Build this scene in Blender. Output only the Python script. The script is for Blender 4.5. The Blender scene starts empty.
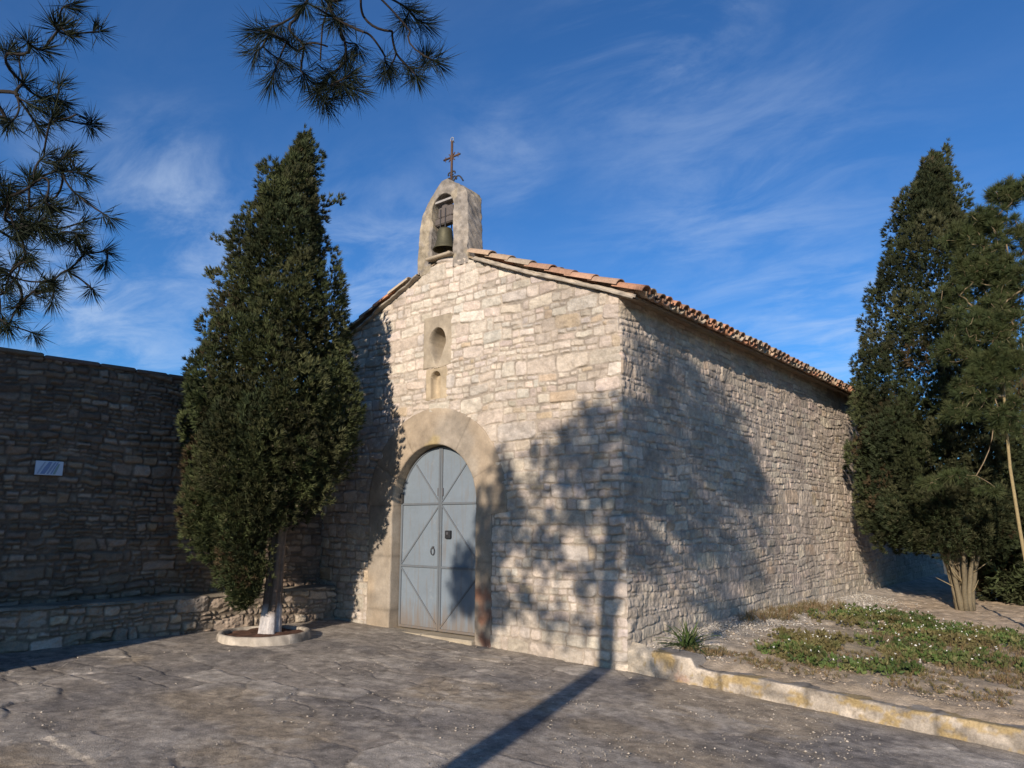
import bpy, math, random
import numpy as np
from mathutils import Vector

# ------------------------------------------------------------------ camera, sky, sun, exposure
sc = bpy.context.scene
COL = sc.collection
R = math.radians

cam_d = bpy.data.cameras.new('camera')
cam_d.sensor_width = 36.0
cam_d.lens = 742.0 / 1024.0 * 36.0
cam_d.clip_start = 0.05
cam_d.clip_end = 3000.0
cam_o = bpy.data.objects.new('camera', cam_d)
COL.objects.link(cam_o)
cam_o.location = (4.4, -7.38, 1.5)
cam_o.rotation_euler = (R(90 + 10.536), 0.0, R(39.31))
sc.camera = cam_o

SUN_EL, SUN_AZ = R(17.5), math.atan2(0.300, -0.954)
TO_SUN = Vector((math.sin(SUN_AZ) * math.cos(SUN_EL), math.cos(SUN_AZ) * math.cos(SUN_EL), math.sin(SUN_EL)))
world = bpy.data.worlds.new('World')
sc.world = world
world.use_nodes = True
wt = world.node_tree
wt.nodes.clear()
w_out = wt.nodes.new('ShaderNodeOutputWorld')
w_bg = wt.nodes.new('ShaderNodeBackground')
w_bg.inputs['Strength'].default_value = 0.084
sky = wt.nodes.new('ShaderNodeTexSky')
sky.sky_type = 'NISHITA'
sky.sun_disc = False
sky.sun_elevation = SUN_EL
sky.sun_rotation = SUN_AZ
sky.altitude = 500
sky.air_density = 1.0
sky.dust_density = 0.3
sky.ozone_density = 3.0


def wn(t, **kw):
    n = wt.nodes.new(t)
    for k, v in kw.items():
        setattr(n, k, v)
    return n


def wmath(op, a, b=None):
    n = wn('ShaderNodeMath', operation=op)
    for i, x in enumerate((a, b)):
        if x is None:
            continue
        if isinstance(x, (int, float)):
            n.inputs[i].default_value = x
        else:
            wt.links.new(x, n.inputs[i])
    return n.outputs[0]


tc = wn('ShaderNodeTexCoord')
# thin cirrus: the sky direction projected on a high flat layer, streaked by an anisotropic noise
sep = wn('ShaderNodeSeparateXYZ')
wt.links.new(tc.outputs['Generated'], sep.inputs[0])
den = wmath('ADD', sep.outputs['Z'], 0.12)
comb = wn('ShaderNodeCombineXYZ')
wt.links.new(wmath('DIVIDE', sep.outputs['X'], den), comb.inputs[0])
wt.links.new(wmath('DIVIDE', sep.outputs['Y'], den), comb.inputs[1])
mp = wn('ShaderNodeMapping')
mp.inputs['Rotation'].default_value = (0, 0, R(-52))
mp.inputs['Scale'].default_value = (0.8, 1.45, 1)
wt.links.new(comb.outputs[0], mp.inputs[0])
nz = wn('ShaderNodeTexNoise')
nz.inputs['Scale'].default_value = 2.8
nz.inputs['Detail'].default_value = 8
nz.inputs['Roughness'].default_value = 0.63
nz.inputs['Distortion'].default_value = 0.5
wt.links.new(mp.outputs[0], nz.inputs[0])
streak = wn('ShaderNodeMapRange', interpolation_type='SMOOTHSTEP')
streak.inputs[1].default_value = 0.34
streak.inputs[2].default_value = 0.78
wt.links.new(nz.outputs[0], streak.inputs[0])
# where the veils of cirrus stand in the sky (direction, half-width as cos falloff, strength)
CLOUDS = [((-0.842, 0.390, 0.374), 0.075, 0.95), ((-0.855, 0.425, 0.30), 0.07, 0.7), ((-0.362, 0.742, 0.564), 0.09, 0.75),
          ((-0.441, 0.710, 0.548), 0.07, 0.55), ((-0.571, 0.673, 0.470), 0.06, 0.55), ((-0.331, 0.856, 0.397), 0.15, 0.42),
          ((-0.923, 0.309, 0.228), 0.14, 0.85), ((-0.726, 0.613, 0.313), 0.10, 0.85), ((-0.272, 0.936, 0.222), 0.10, 0.75),
          ((-0.801, 0.546, 0.244), 0.12, 0.75)]
total = None
for d, wd, st in CLOUDS:
    dn = Vector(d).normalized()
    vm = wn('ShaderNodeVectorMath', operation='DISTANCE')
    wt.links.new(tc.outputs['Generated'], vm.inputs[0])
    vm.inputs[1].default_value = dn
    mr = wn('ShaderNodeMapRange', interpolation_type='SMOOTHSTEP')
    mr.inputs[1].default_value = wd * 2.0
    mr.inputs[2].default_value = 0.0
    mr.inputs[3].default_value = 0.0
    mr.inputs[4].default_value = st
    wt.links.new(vm.outputs['Value'], mr.inputs[0])
    total = mr.outputs[0] if total is None else wmath('MAXIMUM', total, mr.outputs[0])
total = wmath('ADD', wmath('MULTIPLY', total, 0.62), 0.03)
cfac = wmath('MULTIPLY', total, streak.outputs[0])
tint = wn('ShaderNodeMix', data_type='RGBA', blend_type='MULTIPLY')
tint.inputs[0].default_value = 1.0
wt.links.new(sky.outputs[0], tint.inputs[6])
tint.inputs[7].default_value = (0.45, 0.89, 1.34, 1)
mixc = wn('ShaderNodeMix', data_type='RGBA')
wt.links.new(cfac, mixc.inputs[0])
wt.links.new(tint.outputs[2], mixc.inputs[6])
mixc.inputs[7].default_value = (6.0, 7.2, 9.0, 1)
wt.links.new(mixc.outputs[2], w_bg.inputs['Color'])
wt.links.new(w_bg.outputs[0], w_out.inputs[0])

sun_d = bpy.data.lights.new('sun', 'SUN')
sun_d.energy = 4.7
sun_d.angle = R(0.7)
sun_d.color = (1.0, 0.87, 0.735)
sun_o = bpy.data.objects.new('sun', sun_d)
COL.objects.link(sun_o)
sun_o.rotation_euler = TO_SUN.to_track_quat('Z', 'Y').to_euler()
sun_o.location = TO_SUN * 60

sc.view_settings.view_transform = 'Standard'
sc.view_settings.look = 'None'
sc.view_settings.exposure = 0.32
sc.view_settings.gamma = 1.0
sc.cycles.max_bounces = 5
sc.cycles.diffuse_bounces = 3
sc.cycles.use_denoising = True

# ------------------------------------------------------------------ noise and mesh helpers
TAB = np.random.RandomState(11).rand(256, 256).astype(np.float32)


def vnoise(x, y, seed=0):
    x = np.asarray(x, np.float64) + seed * 17.31
    y = np.asarray(y, np.float64) + seed * 9.77
    xi = np.floor(x).astype(int); yi = np.floor(y).astype(int)
    fx = x - xi; fy = y - yi
    fx = fx * fx * (3 - 2 * fx); fy = fy * fy * (3 - 2 * fy)
    a = TAB[yi % 256, xi % 256]; b = TAB[yi % 256, (xi + 1) % 256]
    c = TAB[(yi + 1) % 256, xi % 256]; d = TAB[(yi + 1) % 256, (xi + 1) % 256]
    return (a * (1 - fx) + b * fx) * (1 - fy) + (c * (1 - fx) + d * fx) * fy - 0.5


def fbm(x, y, octs=4, seed=0, gain=0.5):
    r = 0.0; amp = 1.0
    for i in range(octs):
        r = r + amp * vnoise(x * 2 ** i, y * 2 ** i, seed + i * 3)
        amp *= gain
    return r


def sstep(a, b, x):
    t = np.clip((x - a) / (b - a), 0, 1)
    return t * t * (3 - 2 * t)


def cells(x, y, seed=0):
    """Voronoi on a jittered unit grid: (F1, F2, id hash 0..1, offset to the nearest seed)."""
    xi = np.floor(x).astype(int); yi = np.floor(y).astype(int)
    f1 = np.full(x.shape, 9.0); f2 = np.full(x.shape, 9.0); hid = np.zeros(x.shape)
    ox = np.zeros(x.shape); oy = np.zeros(x.shape)
    for dy in (-1, 0, 1):
        for dx in (-1, 0, 1):
            cx = xi + dx; cy = yi + dy
            jx = TAB[(cy + seed * 7) % 256, (cx + seed * 13) % 256]
            jy = TAB[(cy + 91 + seed) % 256, (cx + 47 + seed) % 256]
            vx = x - (cx + 0.15 + 0.7 * jx); vy = y - (cy + 0.15 + 0.7 * jy)
            d = np.sqrt(vx * vx + vy * vy)
            near = d < f1
            f2 = np.where(near, f1, np.minimum(f2, d))
            hid = np.where(near, TAB[(cy + 151) % 256, (cx + 33 + seed) % 256], hid)
            ox = np.where(near, vx, ox); oy = np.where(near, vy, oy)
            f1 = np.where(near, d, f1)
    return f1, f2, hid, ox, oy


def mesh_obj(name, verts, faces, mat, parent=None, cols=None, smooth=False, sizes=None):
    """verts (N,3), faces (M,k) array or a list of index lists -> ONE mesh object."""
    verts = np.asarray(verts, np.float32)
    me = bpy.data.meshes.new(name)
    if isinstance(faces, np.ndarray):
        m, k = faces.shape
        me.vertices.add(len(verts)); me.vertices.foreach_set('co', verts.ravel())
        me.loops.add(m * k); me.loops.foreach_set('vertex_index', faces.astype(np.int32).ravel())
        me.polygons.add(m)
        me.polygons.foreach_set('loop_start', np.arange(0, m * k, k, dtype=np.int32))
        me.update(calc_edges=True)
        me.validate()
    else:
        me.from_pydata([tuple(map(float, v)) for v in verts], [], [tuple(int(i) for i in f) for f in faces])
        me.update()
    if cols is not None:
        c4 = np.ones((len(verts), 4), np.float32)
        c4[:, :3] = cols
        at = me.color_attributes.new('Col', 'FLOAT_COLOR', 'POINT')
        at.data.foreach_set('color', c4.ravel())
    if smooth:
        me.polygons.foreach_set('use_smooth', np.ones(len(me.polygons), bool))
    me.materials.append(mat)
    o = bpy.data.objects.new(name, me)
    COL.objects.link(o)
    if parent is not None:
        o.parent = parent
    return o


def grid_faces(nv, nu, mask=None, flip=False):
    i = np.arange(nv - 1)[:, None] * nu + np.arange(nu - 1)[None, :]
    f = np.stack([i, i + 1, i + nu + 1, i + nu], -1)
    if flip:
        f = f[..., ::-1]
    if mask is not None:
        return f[mask]
    return f.reshape(-1, 4)


def grid_obj(name, X, Y, Z, C, mat, parent=None, mask=None, flip=False, smooth=True):
    nv, nu = X.shape
    V = np.stack([X, Y, Z], -1).reshape(-1, 3)
    return mesh_obj(name, V, grid_faces(nv, nu, mask, flip), mat, parent, C.reshape(-1, 3), smooth)


class MB:
    """Collects shapes into one mesh."""
    def __init__(self):
        self.v = []; self.f = []; self.c = []

    def add(self, vs, fs, col=(0.5, 0.5, 0.5)):
        n = len(self.v)
        self.v += [tuple(map(float, p)) for p in vs]
        self.c += [col] * len(vs)
        self.f += [tuple(int(i) + n for i in f) for f in fs]

    def box(self, c, s, rot=None, col=(0.5, 0.5, 0.5), bev=0.0):
        x, y, z = s[0] / 2, s[1] / 2, s[2] / 2
        b = min(bev, x * 0.9, y * 0.9, z * 0.9)
        if b <= 0:
            vs = [(i * x, j * y, k * z) for k in (-1, 1) for j in (-1, 1) for i in (-1, 1)]
            fs = [(0, 2, 3, 1), (4, 5, 7, 6), (0, 1, 5, 4), (2, 6, 7, 3), (0, 4, 6, 2), (1, 3, 7, 5)]
        else:
            def ringv(ax, ay, zz):
                return [(-ax, -ay + b, zz), (-ax + b, -ay, zz), (ax - b, -ay, zz), (ax, -ay + b, zz),
                        (ax, ay - b, zz), (ax - b, ay, zz), (-ax + b, ay, zz), (-ax, ay - b, zz)]
            vs = ringv(x - b, y - b, -z) + ringv(x, y, -z + b) + ringv(x, y, z - b) + ringv(x - b, y - b, z)
            fs = [tuple(range(7, -1, -1)), tuple(range(24, 32))]
            for r in range(3):
                for i in range(8):
                    j = (i + 1) % 8
                    fs.append((r * 8 + i, r * 8 + j, r * 8 + 8 + j, r * 8 + 8 + i))
        out = []
        for p in vs:
            q = Vector(p)
            if rot is not None:
                q = rot @ q
            out.append((q.x + c[0], q.y + c[1], q.z + c[2]))
        self.add(out, fs, col)

    def bar(self, a, b, w, t, nrm, col=(0.5, 0.5, 0.5), bev=0.002):
        from mathutils import Matrix
        a = Vector(a); b = Vector(b)
        d = (b - a); L = d.length; d.normalize()
        n = Vector(nrm); n = (n - d * n.dot(d)).normalized()
        s = d.cross(n)
        M = Matrix((d, s, n)).transposed()
        self.box((a + b) / 2, (L, w, t), M, col, bev)

    def tube(self, pts, radii, sides=8, col=(0.5, 0.5, 0.5), cap=True):
        pts = [Vector(p) for p in pts]
        n = len(pts)
        if not hasattr(radii, '__len__'):
            radii = [radii] * n
        vs = []; fs = []
        ref = Vector((0.31, 0.17, 0.93))
        for i, p in enumerate(pts):
            t = (pts[min(i + 1, n - 1)] - pts[max(i - 1, 0)])
            if t.length < 1e-9:
                t = Vector((0, 0, 1))
            t.normalize()
            a = t.cross(ref)
            if a.length < 1e-3:
                a = t.cross(Vector((1, 0, 0)))
            a.normalize(); b = t.cross(a)
            for k in range(sides):
                th = 2 * math.pi * k / sides
                vs.append(p + (a * math.cos(th) + b * math.sin(th)) * radii[i])
        for i in range(n - 1):
            for k in range(sides):
                j = (k + 1) % sides
                fs.append((i * sides + k, i * sides + j, (i + 1) * sides + j, (i + 1) * sides + k))
        if cap:
            fs.append(tuple(range(sides - 1, -1, -1)))
            fs.append(tuple((n - 1) * sides + k for k in range(sides)))
        self.add(vs, fs, col)

    def lathe(self, c, prof, sides=24, col=(0.5, 0.5, 0.5)):
        vs = []; fs = []
        for r, z in prof:
            for k in range(sides):
                th = 2 * math.pi * k / sides
                vs.append((c[0] + r * math.cos(th), c[1] + r * math.sin(th), c[2] + z))
        for i in range(len(prof) - 1):
            for k in range(sides):
                j = (k + 1) % sides
                fs.append((i * sides + k, i * sides + j, (i + 1) * sides + j, (i + 1) * sides + k))
        self.add(vs, fs, col)

    def build(self, name, mat, parent=None, smooth=False):
        return mesh_obj(name, self.v, self.f, mat, parent, np.array(self.c, np.float32), smooth)


def thing(name, label, cat, loc=(0, 0, 0), group=None):
    o = bpy.data.objects.new(name, None)
    COL.objects.link(o)
    o.empty_display_size = 0.2
    o['label'] = label; o['category'] = cat
    if group:
        o['group'] = group
    o['base'] = loc
    return o


def tag(o, label, cat, group=None):
    o['label'] = label; o['category'] = cat
    if group:
        o['group'] = group
    return o


def settle(root, loc):
    """Moves a thing's origin to its base without moving its parts (parts are modelled in world space)."""
    root.location = loc
    for ch in root.children:
        ch.location = Vector(ch.location) - Vector(loc)


# ------------------------------------------------------------------ materials
def mat_vc(name, rough=0.9, noise=((40, 0.16), (7, 0.14)), bump=0.0, bump_scale=120.0, spec=0.25, metallic=0.0,
           translucent=0.0, stain=None):
    """Vertex colour (the thing's own colours) x procedural noise, with a fine bump."""
    m = bpy.data.materials.new(name)
    m.use_nodes = True
    nt = m.node_tree
    bs = nt.nodes['Principled BSDF']
    bs.inputs['Roughness'].default_value = rough
    bs.inputs['Specular IOR Level'].default_value = spec
    bs.inputs['Metallic'].default_value = metallic
    at = nt.nodes.new('ShaderNodeAttribute'); at.attribute_name = 'Col'
    cur = at.outputs['Color']
    tco = nt.nodes.new('ShaderNodeTexCoord')
    for scl, amt in noise:
        n = nt.nodes.new('ShaderNodeTexNoise')
        n.inputs['Scale'].default_value = scl
        n.inputs['Detail'].default_value = 5
        n.inputs['Roughness'].default_value = 0.65
        nt.links.new(tco.outputs['Object'], n.inputs[0])
        mr = nt.nodes.new('ShaderNodeMapRange')
        mr.inputs[1].default_value = 0.25; mr.inputs[2].default_value = 0.75
        mr.inputs[3].default_value = 1 - amt; mr.inputs[4].default_value = 1 + amt
        nt.links.new(n.outputs[0], mr.inputs[0])
        mx = nt.nodes.new('ShaderNodeVectorMath'); mx.operation = 'SCALE'
        nt.links.new(cur, mx.inputs[0]); nt.links.new(mr.outputs[0], mx.inputs['Scale'])
        cur = mx.outputs[0]
    if stain:
        scl, lo, hi, col = stain
        n = nt.nodes.new('ShaderNodeTexNoise')
        n.inputs['Scale'].default_value = scl; n.inputs['Detail'].default_value = 6
        n.inputs['Roughness'].default_value = 0.7
        nt.links.new(tco.outputs['Object'], n.inputs[0])
        mr = nt.nodes.new('ShaderNodeMapRange')
        mr.inputs[1].default_value = lo; mr.inputs[2].default_value = hi
        nt.links.new(n.outputs[0], mr.inputs[0])
        mx = nt.nodes.new('ShaderNodeMix'); mx.data_type = 'RGBA'
        nt.links.new(mr.outputs[0], mx.inputs[0]); nt.links.new(cur, mx.inputs[6])
        mx.inputs[7].default_value = (*col, 1)
        cur = mx.outputs[2]
    nt.links.new(cur, bs.inputs['Base Color'])
    if bump:
        n = nt.nodes.new('ShaderNodeTexNoise')
        n.inputs['Scale'].default_value = bump_scale; n.inputs['Detail'].default_value = 6
        n.inputs['Roughness'].default_value = 0.7
        nt.links.new(tco.outputs['Object'], n.inputs[0])
        bp = nt.nodes.new('ShaderNodeBump')
        bp.inputs['Strength'].default_value = 1.0
        bp.inputs['Distance'].default_value = bump
        nt.links.new(n.outputs[0], bp.inputs['Height'])
        nt.links.new(bp.outputs[0], bs.inputs['Normal'])
    if translucent:
        tr = nt.nodes.new('ShaderNodeBsdfTranslucent')
        nt.links.new(cur, tr.inputs['Color'])
        ms = nt.nodes.new('ShaderNodeMixShader'); ms.inputs[0].default_value = translucent
        nt.links.new(bs.outputs[0], ms.inputs[1]); nt.links.new(tr.outputs[0], ms.inputs[2])
        nt.links.new(ms.outputs[0], nt.nodes['Material Output'].inputs[0])
    return m


M_STONE = mat_vc('rubble_stone', 0.92, ((55, 0.20), (9, 0.10), (0.9, 0.10)), bump=0.006, bump_scale=70)
M_DRESSED = mat_vc('dressed_stone', 0.9, ((45, 0.12), (6, 0.14), (1.5, 0.12)), bump=0.004, bump_scale=60)
M_PAVE = mat_vc('worn_paving', 0.9, ((120, 0.38), (30, 0.28), (2.3, 0.16)), bump=0.010, bump_scale=80,
                stain=(34, 0.60, 0.68, (0.46, 0.41, 0.35)))
M_EARTH = mat_vc('dry_earth', 0.95, ((70, 0.3), (9, 0.2)), bump=0.02, bump_scale=38)
M_TILE = mat_vc('clay_tile', 0.85, ((60, 0.2), (12, 0.2)), bump=0.002, bump_scale=90,
                stain=(16, 0.58, 0.75, (0.20, 0.17, 0.13)))
M_LEAF = mat_vc('foliage', 0.7, (), spec=0.2, translucent=0.12)
M_BARK = mat_vc('bark', 0.95, ((30, 0.25),), bump=0.01, bump_scale=45)
M_IRON = mat_vc('rusty_iron', 0.75, ((50, 0.3),), bump=0.001, bump_scale=200, metallic=0.3)
M_BRONZE = mat_vc('bronze', 0.6, ((30, 0.2),), metallic=0.5, spec=0.4)
M_DOOR = mat_vc('painted_sheet', 0.55, ((25, 0.05), (3, 0.09)), bump=0.0012, bump_scale=9, spec=0.35,
                stain=(5, 0.62, 0.95, (0.30, 0.31, 0.31)))
def door_grime(m):
    """Rust and splashed dirt low on the sheet metal, faint vertical runs above."""
    nt = m.node_tree
    bs = nt.nodes['Principled BSDF']
    src = bs.inputs['Base Color'].links[0].from_socket
    tco = nt.nodes.new('ShaderNodeTexCoord')
    sp_ = nt.nodes.new('ShaderNodeSeparateXYZ'); nt.links.new(tco.outputs['Object'], sp_.inputs[0])
    mpg = nt.nodes.new('ShaderNodeMapping'); mpg.inputs['Scale'].default_value = (22, 22, 2.2)
    nt.links.new(tco.outputs['Object'], mpg.inputs[0])
    n = nt.nodes.new('ShaderNodeTexNoise'); n.inputs['Scale'].default_value = 1.0; n.inputs['Detail'].default_value = 6
    nt.links.new(mpg.outputs[0], n.inputs[0])
    ht = nt.nodes.new('ShaderNodeMapRange'); ht.inputs[1].default_value = 0.02; ht.inputs[2].default_value = 0.45
    ht.inputs[3].default_value = 0.42; ht.inputs[4].default_value = 0.0
    nt.links.new(sp_.outputs['Z'], ht.inputs[0])
    ad = nt.nodes.new('ShaderNodeMath'); ad.operation = 'ADD'
    nt.links.new(n.outputs[0], ad.inputs[0]); nt.links.new(ht.outputs[0], ad.inputs[1])
    mr = nt.nodes.new('ShaderNodeMapRange'); mr.inputs[1].default_value = 0.53; mr.inputs[2].default_value = 0.92
    mr.inputs[4].default_value = 0.7
    nt.links.new(ad.outputs[0], mr.inputs[0])
    mx = nt.nodes.new('ShaderNodeMix'); mx.data_type = 'RGBA'
    nt.links.new(mr.outputs[0], mx.inputs[0]); nt.links.new(src, mx.inputs[6])
    mx.inputs[7].default_value = (0.17, 0.125, 0.085, 1)
    nt.links.new(mx.outputs[2], bs.inputs['Base Color'])


door_grime(M_DOOR)
M_WOOD = mat_vc('weathered_wood', 0.9, ((40, 0.25),), bump=0.003, bump_scale=60)
M_GLAZE = mat_vc('glazed_plate', 0.3, ((8, 0.06),), spec=0.5)
M_PEBBLE = mat_vc('pebbles', 0.9, ((30, 0.15),))
M_KERB = mat_vc('lichen_concrete', 0.93, ((50, 0.28), (11, 0.22)), bump=0.014, bump_scale=45,
                stain=(7.5, 0.62, 0.72, (0.31, 0.24, 0.12)))

rng = np.random.RandomState(5)
random.seed(5)


# ------------------------------------------------------------------ the paved ground and the terrace
def zground(x, y=0.0):
    x = np.asarray(x, float)
    z = np.where(x < 0, -0.10 - 0.032 * x, -0.10 - 0.05 * x)
    return np.clip(z, -0.5, 0.07)


def zterrace(x, y):
    """Earth terrace right of the chapel: slopes down to the right, banked up against the wall."""
    x = np.asarray(x, float); y = np.asarray(y, float)
    z = 0.10 - 0.050 * x
    z = z + 0.07 * np.exp(-((x / 0.55) ** 2)) * sstep(0.1, 1.0, y)
    z = z + 0.06 * np.exp(-(((x - 1.2) / 1.3) ** 2 + ((y - 2.5) / 1.6) ** 2))
    z = z - 0.10 * sstep(3.5, 11.0, y) * np.exp(-((x / 3.0) ** 2)) - 0.05 * sstep(0.35, 0.0, y) * sstep(0.3, 1.2, x)
    return z


def paving():
    st = 0.02
    xs = np.arange(-5.6, 9.0 + 1e-6, st); ys = np.arange(-9.5, 0.06, st)
    X, Y = np.meshgrid(xs, ys)
    wx = X + 0.16 * fbm(X * 2.0, Y * 2.0, 4, 2); wy = Y + 0.16 * fbm(X * 2.0 + 7, Y * 2.0, 4, 5)
    f1, f2, hid, ox, oy = cells(wx / 0.62, wy / 0.42, 3)
    e = f2 - f1
    worn = sstep(-0.16, 0.16, fbm(X * 0.5, Y * 0.5, 3, 9))          # where the flags still show their joints
    joint = (1 - sstep(0.015, 0.075, e)) * (0.05 + 0.75 * worn)
    h = -0.012 * joint + (hid - 0.5) * 0.012 * worn + (ox * (hid * 7 % 1 - 0.5) + oy * (hid * 13 % 1 - 0.5)) * 0.018 * worn
    h = h + 0.005 * fbm(X * 5, Y * 5, 3, 4) + 0.007 * np.maximum(fbm(X * 19, Y * 19, 3, 6), -0.1)
    Z = zground(X) + h + 0.02 * fbm(X * 0.7, Y * 0.7, 2, 8)
    base = np.array([0.285, 0.248, 0.205]); pale = np.array([0.43, 0.38, 0.315]); ochre = np.array([0.35, 0.27, 0.17])
    dark = np.array([0.185, 0.168, 0.152])
    t = sstep(0.45, 0.95, hid)[..., None] * (0.25 + 0.75 * worn[..., None])
    C = base * (1 - t) + pale * t
    o = (sstep(0.12, 0.42, fbm(X * 0.8, Y * 1.1, 4, 21)) * 0.5)[..., None]
    C = C * (1 - o) + ochre * o
    d = (sstep(0.02, 0.38, fbm(X * 1.3, Y * 1.3, 4, 31)) * 0.7)[..., None]
    C = C * (1 - d) + dark * d
    C = C * (1 - 0.42 * joint[..., None])
    sl = (sstep(0.10, 0.30, fbm(X * 1.9 + 3, Y * 3.1, 4, 23)) * 0.55)[..., None]
    C = C * (1 - sl) + pale * sl
    C = C * (1 + 0.55 * fbm(X * 11, Y * 12, 5, 41, 0.65)[..., None])
    edge = sstep(0.35, 0.0, -Y)[..., None] * 0.5                     # pale mortar dust along the chapel's foot
    C = C * (1 - edge) + np.array([0.27, 0.235, 0.18]) * edge
    o = grid_obj('paving', X, Y, Z, np.clip(C, 0.02, 0.6), M_PAVE)
    o['kind'] = 'structure'
    return o


def terrace():
    st = 0.035
    xs = np.arange(0.0, 10.0, st); ys = np.arange(0.05, 17.0, st)
    X, Y = np.meshgrid(xs, ys)
    Z = zterrace(X, Y) + 0.03 * fbm(X * 3, Y * 3, 4, 14) + 0.022 * fbm(X * 11, Y * 11, 3, 16)
    soil = np.array([0.47, 0.365, 0.255]); grav = np.array([0.52, 0.47, 0.40]); green = np.array([0.13, 0.13, 0.06])
    g = (np.exp(-((X + 0.06 * 0) / 0.75) ** 2) * (1 - sstep(7, 12, Y) * 0.5) + 0.25 * fbm(X * 4, Y * 4, 3, 51))
    g = np.clip(g, 0, 1)[..., None]
    C = soil * (1 - g) + grav * g
    v = (np.exp(-(((X - 1.9) / 1.3) ** 2 + ((Y - 2.6) / 2.2) ** 2)) * 0.4)[..., None]
    C = C * (1 - v) + green * v
    C = C * (1 + 0.5 * fbm(X * 7, Y * 7, 3, 53)[..., None])
    o = grid_obj('terrace_ground', X, Y, Z, np.clip(C, 0.02, 0.62), M_EARTH)
    o['kind'] = 'structure'
    return o


paving()
terrace()
far = MB()
far.add([(-900, -900, -0.75), (900, -900, -0.75), (900, 900, -0.75), (-900, 900, -0.75)], [(0, 1, 2, 3)], (0.16, 0.14, 0.09))
far.build('ground', M_EARTH)['kind'] = 'structure'


# ------------------------------------------------------------------ rubble masonry as a height field
def layout(u0, u1, v0, v1, st, rs):
    """Random rubble: rough courses of blocks, each block split by chance into layers and shorter stones."""
    rects = []
    v = v0
    while v < v1:
        hc = rs.uniform(*st['course'])
        u = u0 - rs.uniform(0, 0.4)
        while u < u1:
            wb = rs.uniform(*st['block'])
            layers = [(v, v + hc)]
            if hc > st['split'] and rs.rand() < st['psplit']:
                k = rs.uniform(0.32, 0.68)
                layers = [(v, v + hc * k), (v + hc * k, v + hc)]
                if hc > 1.6 * st['split'] and rs.rand() < 0.4:
                    a = layers[0]
                    mid = a[0] + (a[1] - a[0]) * rs.uniform(0.4, 0.6)
                    layers = [(a[0], mid), (mid, a[1]), layers[1]]
            for a, b in layers:
                uu = u
                while uu < u + wb - 1e-6:
                    w = max((b - a) * rs.uniform(*st['aspect']), 0.07)
                    if u + wb - (uu + w) < 0.08:
                        w = u + wb - uu
                    rects.append((uu, uu + w, a, b))
                    uu += w
            u += wb
        v += hc
    return np.array(rects)


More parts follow.
